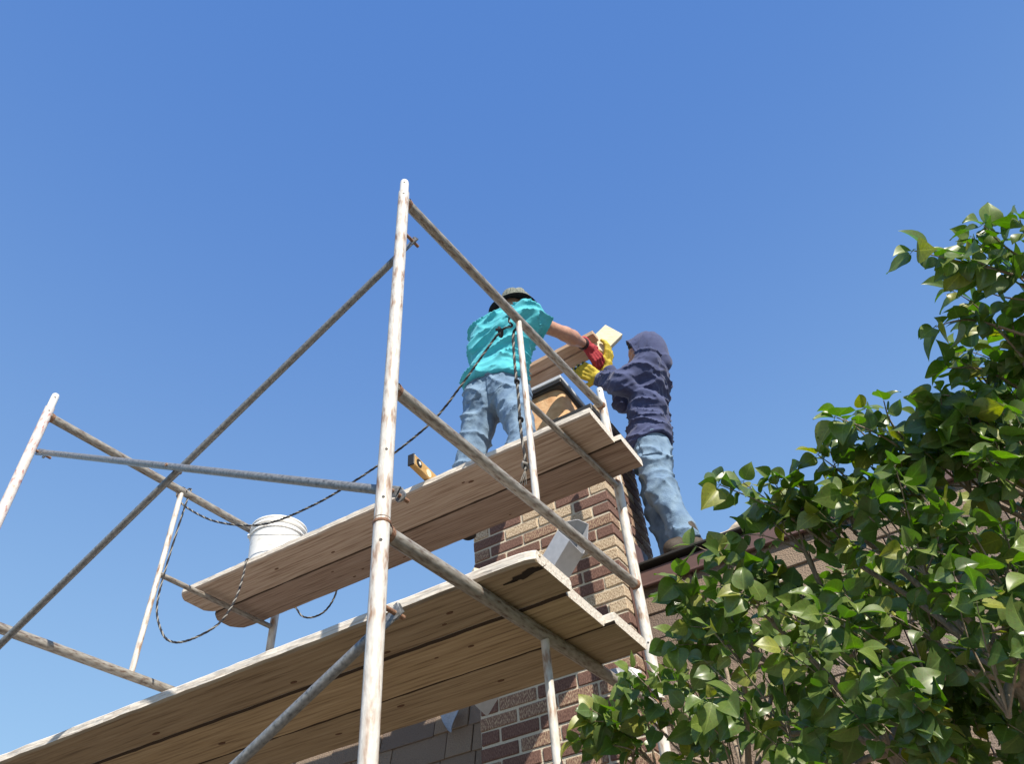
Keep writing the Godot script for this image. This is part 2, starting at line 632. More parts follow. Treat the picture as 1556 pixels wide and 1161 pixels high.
	mb.box(tf(Vector3(0.026, 2.9, -0.075)), Vector3(0.010, 1.22, 0.018), 0.003)
	part("corner_trim", mb, brown, h)

func brick_mesh(s: Vector3, sd: int) -> ArrayMesh:
	# a box with worn, uneven corners
	var r := RandomNumberGenerator.new()
	r.seed = sd
	var b := MB.new()
	b.box(Transform3D(), s, 0.004)
	var m := b
	var moved := {}
	for i in m.V.size():
		var key := Vector3i((m.V[i] * 2000.0).round())
		if not moved.has(key):
			moved[key] = Vector3(r.randf_range(-1, 1), r.randf_range(-1, 1), r.randf_range(-1, 1)) * 0.0014
		m.V[i] += moved[key]
	return m.mesh()

func build_chimney() -> void:
	var c := thing("brick_chimney", "square brick chimney in mixed brown and cream bricks standing against the shingled wall", "chimney", house_tf())
	var y0 := 3.9907 - 24 * 0.0672
	var course := 0.0672
	var bm := []
	for k in 6:
		bm.append(null)
	var up := [Vector3(0.13, 0.4, 0.7), Vector3(0.63, 0.1, 0.2), Vector3(0.33, 0.8, 0.5)]
	var mats := []
	for t in [[TEX.brick_red, 5], [TEX.brick_cream, 4], [TEX.brick_mix, 5]]:
		for o in 2:
			var m := mat(t[0], 0.95, Vector3(8, 2.2, 8), TEX.fine, 0.6, true)
			m.uv1_offset = up[o]
			for w in t[1]:
				mats.append(m)
	var full := []
	var half := []
	for k in 4:
		full.append(brick_mesh(Vector3(0.1935, 0.0565, 0.092), 100 + k))
		half.append(brick_mesh(Vector3(0.092, 0.0565, 0.092), 200 + k))
	var core := MB.new()
	var top := y0 + 34 * course
	core.box(tf(Vector3(-0.407, (y0 + 32 * course) * 0.5, -0.27)), Vector3(0.802, y0 + 32 * course - 0.004, 0.528), 0.004)
	core.box(tf(Vector3(-0.15, y0 + 33 * course - 0.004, -0.345)), Vector3(0.286, 2.0 * course - 0.006, 0.36), 0.004)
	part("mortar_core", core, mat(TEX.mortar, 0.95, Vector3.ONE * 4.0, TEX.fine, 0.8), c)
	var n := 0
	var q := Basis(Vector3.UP, PI / 2)
	var back := MB.new()
	for row in 34:
		var y := y0 + row * course + course * 0.5
		var odd := row % 2 == 1
		var spots := []                                   # [x centre, z centre, turned, half]
		if odd:
			for k in 4:
				spots.append([-0.097 - k * 0.2045, -0.046, false, false])
			for k in 2:
				spots.append([-0.046, -0.1945 - k * 0.2035 - 0.0, true, false])
			spots.append([-0.046, -0.45, true, true])
		else:
			spots.append([-0.046, -0.097, true, false])
			for k in 3:
				spots.append([-0.197 - k * 0.2035, -0.046, false, false])
			spots.append([-0.757, -0.046, false, true])
			spots.append([-0.046, -0.2975, true, false])
			spots.append([-0.046, -0.448, true, true])
		for s in spots:
			if row >= 32 and not (s[2] and s[1] < -0.18):
				continue
			var m: Mesh = (half if s[3] else full)[rng.randi() % 4]
			var j := Vector3(rng.randf_range(-0.002, 0.002), rng.randf_range(-0.0015, 0.0015), rng.randf_range(-0.001, 0.002))
			if s[2]:
				j = Vector3(rng.randf_range(-0.001, 0.002), j.y, 0)
			var t := tf(Vector3(s[0], y, s[1]) + j, q if s[2] else Basis())
			var pick := rng.randi() % mats.size()
			if row < 11 and pick >= 10 and pick < 18:
				pick -= 10                             # lower courses mostly brown, to put deeper shade into their colour
			fast_part("brick_%03d" % n, m, mats[pick], c, t)
			n += 1
		for k in (3 if row < 32 else 0):
			back.box(tf(Vector3(-0.782, y, -0.19 - k * 0.17)), Vector3(0.07, 0.0565, 0.16), 0.003)
		for k in (4 if row < 32 else 0):
			back.box(tf(Vector3(-0.1 - k * 0.2, y, -0.515)), Vector3(0.19, 0.0565, 0.06), 0.003)
	var far := part("far_side_bricks", back, mats[0], c)
	far.set_meta("kind", "stuff")
	# clay flue liner with rounded corners
	var flue := MB.new()
	var rows := []
	for y in [top - 0.16, top + 0.1, top + 0.3, top + 0.335]:
		var ring := []
		for k in 40:
			var a := -TAU * k / 40.0
			var e := 0.42
			var v := Vector2(signf(cos(a)) * pow(absf(cos(a)), e), signf(sin(a)) * pow(absf(sin(a)), e))
			ring.append(Vector3(-0.40 + v.x * 0.158, y, -0.335 + v.y * 0.15))
		rows.append(ring)
	flue.grid(rows, true)
	var fl := part("flue_liner", flue, mat(TEX.clay, 0.8, Vector3.ONE * 2.0, TEX.mid, 0.3), c)
	fl.set_meta("label", "tan clay flue liner with rounded corners")
	var cap := MB.new()
	cap.box(tf(Vector3(-0.405, top + 0.352, -0.335)), Vector3(0.37, 0.022, 0.37), 0.003)
	cap.box(tf(Vector3(-0.405, top + 0.338, -0.335)), Vector3(0.345, 0.012, 0.345), 0.002)
	part("flue_lid", cap, plain(lin(0.025, 0.027, 0.03), 0.5), c)
	cap = MB.new()
	cap.box(tf(Vector3(-0.405, top + 0.379, -0.335)), Vector3(0.385, 0.028, 0.385), 0.003)
	part("cover_slab", cap, mat(noise_tex(63, 0.03, [[0.0, 0.42, 0.46, 0.52], [1.0, 0.56, 0.59, 0.64]], 4), 0.6, Vector3.ONE * 3.0), c)
	var crown := MB.new()
	crown.box(tf(Vector3(-0.43, y0 + 32 * course + 0.006, -0.29)), Vector3(0.68, 0.02, 0.44), 0.006)
	var edge := MB.new()
	edge.box(tf(Vector3(-0.125, y0 + 32 * course + 0.035, -0.075)), Vector3(0.26, 0.05, 0.15), 0.004)
	part("dark_metal_edge", edge, plain(lin(0.03, 0.028, 0.028), 0.55), c)
	part("mortar_bed", crown, mat(TEX.mortar, 0.95, Vector3.ONE * 4.0, TEX.mid, 1.0), c)

# ---------------------------------------------------------------- scaffold
func pole(y0: float, y1: float, r: float, p: Vector3) -> MB:
	var b := MB.new()
	b.tube([p + Vector3(0, y0, 0), p + Vector3(0, (y0 + y1) * 0.5, 0), p + Vector3(0, y1, 0)], [r], 20)
	return b

func bar(a: Vector3, b: Vector3, r: float) -> MB:
	var m := MB.new()
	m.tube([a, a.lerp(b, 0.5), b], [r], 16)
	return m

func hole(parent: Node, p: Vector3, r := 0.0045) -> void:
	var b := MB.new()
	b.tube([p, p + Vector3(0.4, 0, 0.9).normalized() * 0.0012], [r], 10)
	part("pin_hole", b, TEX.dark_m, parent)

func stud(parent: Node, p: Vector3) -> void:
	# locking stud with a hinged latch on the inside of a pole
	var b := MB.new()
	b.tube([p + Vector3(0, 0, -0.018), p + Vector3(0, 0, -0.095)], [0.0062], 10)
	var s := part("lock_stud", b, TEX.rust_m, parent)
	b = MB.new()
	b.tube([p + Vector3(0, 0.0, -0.062), p + Vector3(0, 0.0, -0.068)], [0.017], 14)
	b.box(tf(p + Vector3(0.004, 0.012, -0.066), Basis(Vector3(0, 0, 1), 0.4)), Vector3(0.014, 0.03, 0.005), 0.001)
	part("latch", b, TEX.galv_m, s)

func frame_upper(label: String, t: Transform3D, red: bool) -> Node3D:
	var f := thing("scaffold_section", label, "scaffold", t, "upper lift scaffold frames")
	var pm: Material = TEX.red_m if red else TEX.paint_m
	for z: float in [0.0, -W]:
		var p := part("post", pole(0.0, 1.528, 0.0215, Vector3(0, 0, z)), pm if z == 0.0 else TEX.paint_m, f)
		var pin := MB.new()
		pin.lathe(tf(Vector3(0, 0, z)), [Vector2(0.0175, 1.5), Vector2(0.0175, 1.598), Vector2(0.0155, 1.612), Vector2(0.009, 1.618), Vector2(0.0, 1.619)], 20)
		part("coupling_pin", pin, mat(lin(0.74, 0.72, 0.68), 0.45, Vector3.ONE), p)
		for y: float in [1.585, 1.497, 0.215, 0.055]:
			var b := MB.new()
			var out := (Vector3(CAM.x, 0, CAM.z) - Vector3(t.origin.x, 0, t.origin.z + z)).normalized()
			var rr := 0.0168 if y > 1.53 else 0.0207
			b.tube([Vector3(0, y, z) + out * rr, Vector3(0, y, z) + out * (rr + 0.0014)], [0.0042], 10)
			part("pin_hole", b, TEX.dark_m, p)
	part("top_bar", bar(Vector3(0, 1.481, -0.01), Vector3(0, 1.481, -W + 0.01), 0.0205), TEX.bar_m, f)
	part("bottom_bar", bar(Vector3(0, 0.472, -0.01), Vector3(0, 0.472, -W + 0.01), 0.0205), TEX.bar_m, f)
	part("ladder_upright", bar(Vector3(0, 0.46, -0.777), Vector3(0, 1.475, -0.777), 0.0135), TEX.paint_m, f)
	part("ladder_rung", bar(Vector3(0, 0.983, -0.777), Vector3(0, 0.983, -W), 0.0135), TEX.bar_m, f)
	for w in [[1.481, 0.0], [1.481, -W], [0.472, 0.0], [0.472, -W]]:
		var b := MB.new()
		var s := 1.0 if w[1] == 0.0 else -1.0
		b.tube([Vector3(0, w[0], w[1] - s * 0.016), Vector3(0, w[0], w[1] - s * 0.024), Vector3(0, w[0], w[1] - s * 0.034)], [0.0242, 0.0232, 0.0208], 14, false)
		part("weld", b, TEX.rust_m, f)
	for y: float in [1.282, 0.108]:
		stud(f, Vector3(0, y, 0))
	return f

func frame_lower(label: String, t: Transform3D) -> Node3D:
	var f := thing("scaffold_section", label, "scaffold", t, "lower lift scaffold frames")
	for z: float in [0.0, -W]:
		var p := part("post", pole(-2.2, -0.003, 0.0215, Vector3(0, 0, z)), TEX.paint_m, f)
		var c := MB.new()
		c.lathe(tf(Vector3(0, -0.012, z)), [Vector2(0.0216, -0.006), Vector2(0.0238, -0.004), Vector2(0.0238, 0.002), Vector2(0.0216, 0.004)], 20)
		part("collar", c, TEX.rust_m, p)
		var b := MB.new()
		b.tube([Vector3(0, -2.79, z), Vector3(0, -2.2, z)], [0.016], 12)
		b.box(tf(Vector3(0, -2.793, z)), Vector3(0.15, 0.008, 0.15), 0.002)
		part("screw_jack", b, TEX.rust_m, f)
		b = MB.new()
		var out := (Vector3(CAM.x, 0, CAM.z) - Vector3(t.origin.x, 0, t.origin.z + z)).normalized()
		b.tube([Vector3(0, -0.075, z) + out * 0.0207, Vector3(0, -0.075, z) + out * 0.0221], [0.0045], 10)
		part("pin_hole", b, TEX.dark_m, p)
	part("top_bar", bar(Vector3(0, -0.033, -0.01), Vector3(0, -0.033, -W + 0.01), 0.0205), TEX.bar_m, f)
	part("bottom_bar", bar(Vector3(0, -1.6, -0.01), Vector3(0, -1.6, -W + 0.01), 0.0205), TEX.bar_m, f)
	part("ladder_upright", bar(Vector3(0, -1.6, -0.757), Vector3(0, -0.04, -0.757), 0.0135), TEX.paint_m, f)
	for k in 3:
		part("ladder_rung", bar(Vector3(0, -0.5 - k * 0.4, -0.757), Vector3(0, -0.5 - k * 0.4, -W), 0.0135), TEX.bar_m, f)
	for w in [[-0.033, 0.0], [-0.033, -W]]:
		var b := MB.new()
		var s := 1.0 if w[1] == 0.0 else -1.0
		b.tube([Vector3(0, w[0], w[1] - s * 0.016), Vector3(0, w[0], w[1] - s * 0.024), Vector3(0, w[0], w[1] - s * 0.034)], [0.0242, 0.0232, 0.0208], 14, false)
		part("weld", b, TEX.rust_m, f)
	for y: float in [-0.235, -1.3]:
		stud(f, Vector3(0, y, 0))
	return f

func brace_bar(called: String, a: Vector3, b: Vector3, parent: Node) -> void:
	var m := MB.new()
	var d := (b - a).normalized()
	var up := d.cross(Vector3(0, 0, 1)).normalized()
	# flattened ends, round between
	var rows := []
	for st in [[-0.02, 0.25], [0.0, 0.25], [0.045, 0.25], [0.075, 1.0]]:
		rows.append([a + d * st[0], st[1]])
	for k in range(1, 8):
		rows.append([a.lerp(b, k / 8.0), 1.0])
	for st in [[0.075, 1.0], [0.045, 0.25], [0.0, 0.25], [-0.02, 0.25]]:
		rows.append([b - d * st[0], st[1]])
	var g := []
	for r in rows:
		var ring := []
		var fl: float = r[1]
		for k in 14:
			var an := TAU * k / 14.0
			ring.append(r[0] + up * cos(an) * 0.0135 * (1.25 if fl < 1.0 else 1.0) + Vector3(0, 0, 1) * sin(an) * 0.0135 * fl)
		g.append(ring)
	m.grid(g, true, false)
	part(called, m, TEX.galv_m, parent)

func build_scaffold() -> void:
	var ra := Vector3(-0.0057, -0.0107, -0.0044)
	var rb := Vector3(0.0045, 0.0076, -0.0051)
	var ta := Transform3D(Basis(ra.normalized(), ra.length()), Vector3(0, H, 0))
	var tb := Transform3D(Basis(rb.normalized(), rb.length()), Vector3(-2.085, H - 0.0263, 0.1108))
	frame_upper("white scaffold end frame with the tall post, beside the chimney's right corner", ta, false)
	frame_upper("white and red stained scaffold end frame beside the white bucket", tb, true)
	frame_lower("lower scaffold frame under the split end of the lower planks", tf(Vector3(0, H, 0)))
	frame_lower("lower scaffold frame under the far end of the lower planks", tf(Vector3(-2.085, H - 0.0263, 0.1108)))
	var up := thing("cross_brace", "grey galvanized cross brace of the upper lift, open against the sky", "scaffold brace", Transform3D(), "scaffold cross braces")
	brace_bar("brace_bar", ta * Vector3(0, 1.282, -0.066), tb * Vector3(0, 0.108, -0.066), up)
	brace_bar("brace_bar", ta * Vector3(0, 0.108, -0.036), tb * Vector3(0, 1.282, -0.036), up)
	var mid := MB.new()
	var cx := (ta * Vector3(0, 0.695, -0.05) + tb * Vector3(0, 0.695, -0.05)) * 0.5
	mid.tube([cx + Vector3(0, 0, -0.034), cx + Vector3(0, 0, 0.034)], [0.006], 10)
	part("rivet", mid, TEX.rust_m, up)
	var lo := thing("cross_brace", "grey galvanized cross brace of the lower lift passing in front of the lower planks", "scaffold brace", Transform3D(), "scaffold cross braces")
	brace_bar("brace_bar", Vector3(0, H - 0.235, -0.066), Vector3(-2.085, H - 1.3, 0.045), lo)
	brace_bar("brace_bar", Vector3(0, H - 1.3, -0.036), Vector3(-2.085, H - 0.235, 0.075), lo)

# ---------------------------------------------------------------- planks
func plank(L: float, wd: float, th: float, sd: int, clip0: float, clip1: float, rot: float, shade_far: MB, shade_near: MB, pale: MB) -> MB:
	# runs along -x from its near right corner (origin): z from 0 to -wd, y from 0 to th
	var n := fn(sd, 1.0, false, 4)
	var m := MB.new()
	var st := [0.0, 0.004, 0.012, 0.03, 0.05]
	var k := 0.09
	while k < L - 0.08:
		st.append(k)
		k += 0.045
	st.append_array([L - 0.05, L - 0.03, L - 0.012, L - 0.004, L])
	var rows := []
	for s: float in st:
		var z0 := 0.0025 * n.get_noise_2d(s * 9.0, 3.0) + 0.002 * n.get_noise_2d(s * 40.0, 9.0)
		var z1 := -wd + 0.003 * n.get_noise_2d(s * 9.0, 50.0)
		if clip1 > 0.0 and s > L - clip1:
			var e := (s - (L - clip1)) / clip1
			z0 -= clip1 * 0.9 * e * e
			z1 += clip1 * 0.9 * e * e
		if clip0 > 0.0 and s < clip0:
			var e2 := 1.0 - s / clip0
			z0 -= clip0 * 0.6 * e2 * e2
		var yb := 0.002 * n.get_noise_2d(s * 5.0, 77.0)
		var yt := th + 0.0025 * n.get_noise_2d(s * 14.0, 99.0)
		if rot > 0.0 and s < rot:
			var q := 1.0 - s / rot
			z0 -= (0.006 + 0.012 * absf(n.get_noise_2d(s * 60.0, 5.0))) * q
			yt -= 0.006 * q * absf(n.get_noise_2d(s * 90.0, 15.0))
		var b := 0.007 + 0.003 * absf(n.get_noise_2d(s * 30.0, 31.0))
		var x := -s + (0.003 * n.get_noise_2d(s, 2.0))
		var sh := 0.0035 * n.get_noise_2d(s * 22.0, 120.0)
		rows.append([Vector3(x, yb, z1 + b), Vector3(x, yb + b, z1), Vector3(x, yt - b, z1), Vector3(x, yt, z1 + b), Vector3(x, yt, z0 - b), Vector3(x, yt - b, z0), Vector3(x, yb + th * 0.45, z0 + sh), Vector3(x, yb + b, z0), Vector3(x, yb, z0 - b)])
	# flat shading, so that edges stay crisp
	for r in rows.size() - 1:
		for c in 9:
			var d := (c + 1) % 9
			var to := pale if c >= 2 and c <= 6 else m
			if c == 0 and shade_far:
				to = shade_far
			elif c == 7 and shade_near:
				to = shade_near
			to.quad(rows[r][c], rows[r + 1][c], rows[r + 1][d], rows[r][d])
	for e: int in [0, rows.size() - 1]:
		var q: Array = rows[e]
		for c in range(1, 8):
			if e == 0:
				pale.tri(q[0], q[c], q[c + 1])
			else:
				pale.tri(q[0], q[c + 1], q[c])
	return m

func knot(parent: Node, p: Vector3, s: float) -> void:
	var b := MB.new()
	b.tube([p + Vector3(0, -0.0012, 0), p + Vector3(0, 0.004, 0)], [1.0], 12)
	for i in b.V.size():
		b.V[i].x = p.x + (b.V[i].x - p.x) * s
		b.V[i].z = p.z + (b.V[i].z - p.z) * s * 0.45
	part("knot", b, mat(lin(0.12, 0.06, 0.035), 0.9, Vector3.ONE), parent)

func build_planks() -> void:
	var yaw := Basis(Vector3.UP, YAW)
	var pale_m := mat(noise_tex(26, 0.03, [[0.0, 0.3, 0.24, 0.19], [0.22, 0.5, 0.43, 0.36], [0.4, 0.62, 0.56, 0.49], [1.0, 0.74, 0.69, 0.62]], 7), 0.9, Vector3(0.4, 6.0, 4.6), TEX.wood_n, 0.6)  # paler copy of the wood: sunlight painted into tops, near sides and ends
	var edge_m := mat(lin(0.06, 0.04, 0.028), 0.95, Vector3.ONE)  # shade between neighbouring planks, painted dark on the inner bevels
	var tone := [Color(1, 1, 1), Color(0.86, 0.84, 0.84), Color(0.9, 0.88, 0.86), Color(1.0, 0.97, 0.92), Color(0.93, 0.91, 0.88)]
	var ups := [
		[Vector3(0.165, 3.7985, -1.032), 2.43, 0.2385, "upper platform plank beside the tall post, with square end below the tan flue", 0.0, 0.05],
		[Vector3(0.185, 3.8005, -1.272), 2.49, 0.230, "upper platform plank on the chimney side, its end sticking out past the other", 0.0, 0.07]]
	for k in 2:
		var u: Array = ups[k]
		var o := thing("scaffold_plank", u[3], "plank", Transform3D(yaw, u[0]), "planks of the upper platform")
		var wm: StandardMaterial3D = TEX.wood_m.duplicate()
		wm.uv1_offset = Vector3(0.37 * k, 0.3 * k, 0.41 * k)
		wm.albedo_color = tone[k]
		var shade_strip := MB.new()
		var pale := MB.new()
		part("board", plank(u[1], u[2], 0.040, 300 + k, u[4], u[5], 0.0, shade_strip if k == 0 else null, shade_strip if k == 1 else null, pale), wm, o)
		part("sunlit_face", pale, pale_m, o)
		part("groove_shade", shade_strip, edge_m, o)
		for j in 5:
			knot(o, Vector3(-rng.randf_range(0.2, 2.3), 0, -rng.randf_range(0.04, 0.19)), rng.randf_range(0.008, 0.016))
	var los := [
		[Vector3(0.20, 2.7895, -0.398), 3.3, 0.2235, "lower platform plank nearest the tall post, its corner rotten and dark", 0.014, 0.04],
		[Vector3(0.165, 2.7875, -0.623), 3.35, 0.2555, "middle plank of the lower platform with a chipped corner", 0.0, 0.0],
		[Vector3(0.188, 2.790, -0.880), 3.4, 0.245, "lower platform plank on the chimney side, end sticking out beside the thin post", 0.0, 0.0]]
	for k in 3:
		var u: Array = los[k]
		var o := thing("scaffold_plank", u[3], "plank", Transform3D(yaw, u[0]), "planks of the lower platform")
		var wm: StandardMaterial3D = TEX.wood_mb.duplicate()
		wm.uv1_offset = Vector3(0.29 * k, 0.2 * k, 0.33 * k)
		wm.albedo_color = tone[2 + k]
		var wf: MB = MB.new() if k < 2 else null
		var pale := MB.new()
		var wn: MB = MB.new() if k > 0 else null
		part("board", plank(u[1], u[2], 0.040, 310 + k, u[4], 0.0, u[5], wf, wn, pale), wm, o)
		part("sunlit_face", pale, pale_m, o)
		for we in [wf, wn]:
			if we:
				part("groove_shade", we, edge_m, o)
		for j in 5:
			knot(o, Vector3(-rng.randf_range(0.15, 2.6), 0, -rng.randf_range(0.04, 0.2)), rng.randf_range(0.008, 0.018))
		if k == 0:
			# rotten pocket at the corner: crumbled hollow and splinters
			var b := MB.new()
			var ring := []
			for j in 22:
				var a := TAU * j / 22.0
				var rr := 1.0 + 0.45 * sin(j * 2.3) * sin(j * 1.1 + 0.5)
				ring.append(Vector3(-0.05 + cos(a) * 0.045 * rr - 0.02 * sin(a), -0.0026, -0.052 - sin(a) * 0.017 * rr))
			for j in 22:
				b.tri(Vector3(-0.05, -0.0034, -0.052), ring[j], ring[(j + 1) % 22])
			for j in 6:
				b.box(Transform3D(Basis(Vector3.UP, rng.randf_range(-0.2, 0.2)), Vector3(-0.08 - j * 0.008, -0.001, -0.05 - rng.randf() * 0.018)), Vector3(0.04, 0.004, 0.004), 0.001)
			part("rotten_hollow", b, mat(lin(0.02, 0.013, 0.009), 0.95, Vector3.ONE), o)
			b = MB.new()
			for j in 16:
				var q := Vector3(-0.01 - rng.randf() * 0.08, 0.006 + rng.randf() * 0.026, -0.026 - rng.randf() * 0.012)
				b.box(Transform3D(Basis(Vector3(rng.randf() - 0.5, rng.randf() - 0.5, rng.randf() - 0.5).normalized(), rng.randf()), q), Vector3(0.035, 0.008, 0.01) * rng.randf_range(0.4, 1.1), 0.001)
			part("rotten_splinters", b, TEX.wood_mb, o)

# ---------------------------------------------------------------- ropes and small gear
func rope(parent: Node, path: Array, steps := 40, r := 0.0042) -> void:
	var base := curve(path, steps)
	# resample evenly
	var pts := [base[0]]
	var acc := 0.0
	for i in range(1, base.size()):
		acc += base[i].distance_to(base[i - 1])
		if acc >= 0.006:
			pts.append(base[i])
			acc = 0.0
	for s in 3:
		var line := []
		var ang := TAU * s / 3.0
		var up := Vector3(0.3, 0.2, 0.9)
		for i in pts.size():
			var d: Vector3 = (pts[mini(i + 1, pts.size() - 1)] - pts[maxi(i - 1, 0)]).normalized()
			up = (up - d * up.dot(d)).normalized()
			var sd := d.cross(up)
			ang += 0.006 * TAU / 0.045
			line.append(pts[i] + (up * cos(ang) + sd * sin(ang)) * r * 0.62)
		var b := MB.new()
		b.tube(line, [r * 0.72], 6)
		part("strand", b, TEX.rope_pale if s == 0 else TEX.rope_dark, parent)

func build_gear() -> void:
	TEX.rope_dark = mat(lin(0.025, 0.025, 0.03), 0.9, Vector3.ONE * 9.0, TEX.fine, 0.8)
	TEX.rope_pale = mat(lin(0.27, 0.255, 0.23), 0.9, Vector3.ONE * 9.0, TEX.fine, 0.8)
	# guard rope between the top bars of the two end frames
	var g := thing("guard_rope", "black and white rope sagging between scaffold frames in front of the teal shirt", "rope")
	rope(g, [Vector3(0.024, 4.29, -0.765), Vector3(0.0, 4.31, -0.765), Vector3(-0.026, 4.285, -0.77), Vector3(-0.015, 4.245, -0.775), Vector3(-0.08, 4.235, -0.765), Vector3(-0.27, 4.036, -0.75), Vector3(-0.435, 3.908, -0.75), Vector3(-0.655, 3.829, -0.745), Vector3(-0.862, 3.785, -0.74), Vector3(-1.118, 3.758, -0.73), Vector3(-1.43, 3.79, -0.72), Vector3(-1.76, 3.94, -0.70), Vector3(-2.03, 4.14, -0.68), Vector3(-2.125, 4.25, -0.665), Vector3(-2.11, 4.29, -0.66), Vector3(-2.085, 4.285, -0.67), Vector3(-2.06, 4.25, -0.675)], 40)
	var b := MB.new()
	b.tube(curve([Vector3(-0.062, 4.236, -0.75), Vector3(-0.075, 4.262, -0.76), Vector3(-0.085, 4.236, -0.78), Vector3(-0.07, 4.212, -0.77), Vector3(-0.055, 4.225, -0.75), Vector3(-0.082, 4.245, -0.748)], 8), [0.0065], 8)
	part("knot", b, TEX.rope_dark, g)
	# tail that hangs from the near frame
	var t := thing("hanging_rope", "frayed grey rope end with a knot hanging beside the short upright of the near frame", "rope")
	rope(t, [Vector3(-0.01, 4.315, -0.80), Vector3(0.026, 4.29, -0.80), Vector3(0.0, 4.245, -0.795), Vector3(-0.022, 4.20, -0.79), Vector3(-0.026, 4.0, -0.785), Vector3(-0.024, 3.85, -0.785), Vector3(-0.028, 3.65, -0.785), Vector3(-0.022, 3.52, -0.785), Vector3(-0.026, 3.445, -0.785)], 24, 0.0052)
	for y: float in [3.465, 3.70, 3.91]:
		b = MB.new()
		var rr := 0.0125 if y < 3.5 else 0.0082
		b.tube(curve([Vector3(-0.024 - rr, y - 0.006, -0.785), Vector3(-0.024, y + 0.006, -0.785 + rr), Vector3(-0.024 + rr, y, -0.785), Vector3(-0.024, y - 0.005, -0.785 - rr), Vector3(-0.024 - rr, y + 0.006, -0.785), Vector3(-0.024, y + 0.014, -0.785 + rr)], 6), [0.005], 7)
		part("knot", b, TEX.rope_dark if y > 3.5 else TEX.rope_pale, t)
	b = MB.new()
	for k in 7:
		var a := k * 0.9
		b.tube([Vector3(-0.026, 3.45, -0.785), Vector3(-0.034 + 0.008 * cos(a), 3.42, -0.785 + 0.008 * sin(a)), Vector3(-0.04 + 0.012 * cos(a), 3.405 - 0.003 * k, -0.785 + 0.012 * sin(a))], [0.0015], 5)
	part("frayed_end", b, TEX.rope_pale, t)
	# loop on the far frame
	var l := thing("looped_rope", "black and white rope looping down from the far frame to the upper plank", "rope")
	rope(l, [Vector3(-2.09, 4.27, -0.70), Vector3(-2.11, 4.30, -0.70), Vector3(-2.075, 4.29, -0.705), Vector3(-2.08, 4.2, -0.70), Vector3(-2.068, 3.84, -0.68), Vector3(-2.04, 3.58, -0.67), Vector3(-1.96, 3.42, -0.68), Vector3(-1.87, 3.345, -0.69), Vector3(-1.76, 3.33, -0.71), Vector3(-1.66, 3.39, -0.76), Vector3(-1.66, 3.54, -0.82), Vector3(-1.72, 3.72, -0.88), Vector3(-1.765, 3.83, -0.915), Vector3(-1.775, 3.846, -0.97), Vector3(-1.70, 3.846, -1.05)], 24)
	# loop of dark rope under the upper planks, behind
	var u := thing("rope_bight", "dark rope drooping below the chimney side edge of the upper planks", "rope")
	rope(u, [Vector3(-1.98, 3.846, -1.36), Vector3(-1.96, 3.846, -1.43), Vector3(-1.92, 3.79, -1.45), Vector3(-1.84, 3.752, -1.45), Vector3(-1.75, 3.752, -1.45), Vector3(-1.68, 3.79, -1.44), Vector3(-1.65, 3.846, -1.43), Vector3(-1.62, 3.846, -1.36)], 16)

	# bucket
	var bk := thing("bucket", "white plastic bucket with wire handle standing on the upper planks", "bucket", Transform3D(Basis(Vector3.UP, 0.7).scaled(Vector3(1, 0.86, 1)), Vector3(-1.86, 3.8425, -1.16)))
	var white := mat(noise_tex(64, 0.012, [[0.0, 0.45, 0.43, 0.39], [0.18, 0.66, 0.64, 0.6], [0.26, 0.8, 0.79, 0.77], [1.0, 0.86, 0.86, 0.85]], 5), 0.4, Vector3.ONE * 2.5)
	b = MB.new()
	b.lathe(Transform3D(), [Vector2(0.0, 0.0), Vector2(0.125, 0.0), Vector2(0.13, 0.006), Vector2(0.144, 0.30), Vector2(0.151, 0.301), Vector2(0.151, 0.309), Vector2(0.1445, 0.311), Vector2(0.146, 0.335), Vector2(0.154, 0.337), Vector2(0.154, 0.35), Vector2(0.147, 0.352), Vector2(0.147, 0.368), Vector2(0.152, 0.37), Vector2(0.152, 0.378), Vector2(0.146, 0.38), Vector2(0.142, 0.376), Vector2(0.13, 0.02), Vector2(0.0, 0.02)], 48)
	part("body", b, white, bk)
	b = MB.new()
	var hp := []
	for k in 25:
		var a := PI * k / 24.0
		hp.append(Vector3(cos(a) * 0.158, 0.335 - sin(a) * 0.14, sin(a) * 0.085 + 0.11 * sin(a)))
	b.tube(hp, [0.0025], 7)
	part("wire_handle", b, TEX.galv_m, bk)
	for s: float in [-1.0, 1.0]:
		b = MB.new()
		b.tube([Vector3(s * 0.15, 0.335, 0), Vector3(s * 0.163, 0.335, 0)], [0.014], 12)
		part("handle_lug", b, white, bk)

	# spirit level lying across the planks
	var lv := thing("spirit_level", "wooden spirit level with white vial sticking out over the upper plank edge", "spirit level", Transform3D(Basis(Vector3.UP, 0.12) * Basis(Vector3(0, 0, 1), 0.0), Vector3(-0.668, 3.8425, -0.93)))
	b = MB.new()
	b.box(tf(Vector3(0, 0.03, -0.185)), Vector3(0.03, 0.058, 0.49), 0.003)
	part("body", b, mat(noise_tex(65, 0.012, [[0.0, 0.42, 0.24, 0.08], [1.0, 0.6, 0.38, 0.15]], 4), 0.45, Vector3(5, 5, 0.7)), lv)
	for s: float in [-1.0, 1.0]:
		b = MB.new()
		b.tube([Vector3(s * 0.0148, 0.031, 0.022), Vector3(s * 0.0172, 0.031, 0.022)], [0.021], 20)
		var ring := part("vial_ring", b, TEX.dark_m, lv)
		b = MB.new()
		b.tube([Vector3(s * 0.0165, 0.033, 0.018), Vector3(s * 0.0182, 0.033, 0.018)], [0.009], 14)
		part("vial_glass", b, plain(lin(0.75, 0.75, 0.7), 0.2), ring)
		b = MB.new()
		b.tube([Vector3(s * 0.0148, 0.028, -0.06), Vector3(s * 0.0164, 0.028, -0.06)], [0.02], 16)
		part("vial_window", b, plain(lin(0.8, 0.74, 0.52), 0.3), lv)
	b = MB.new()
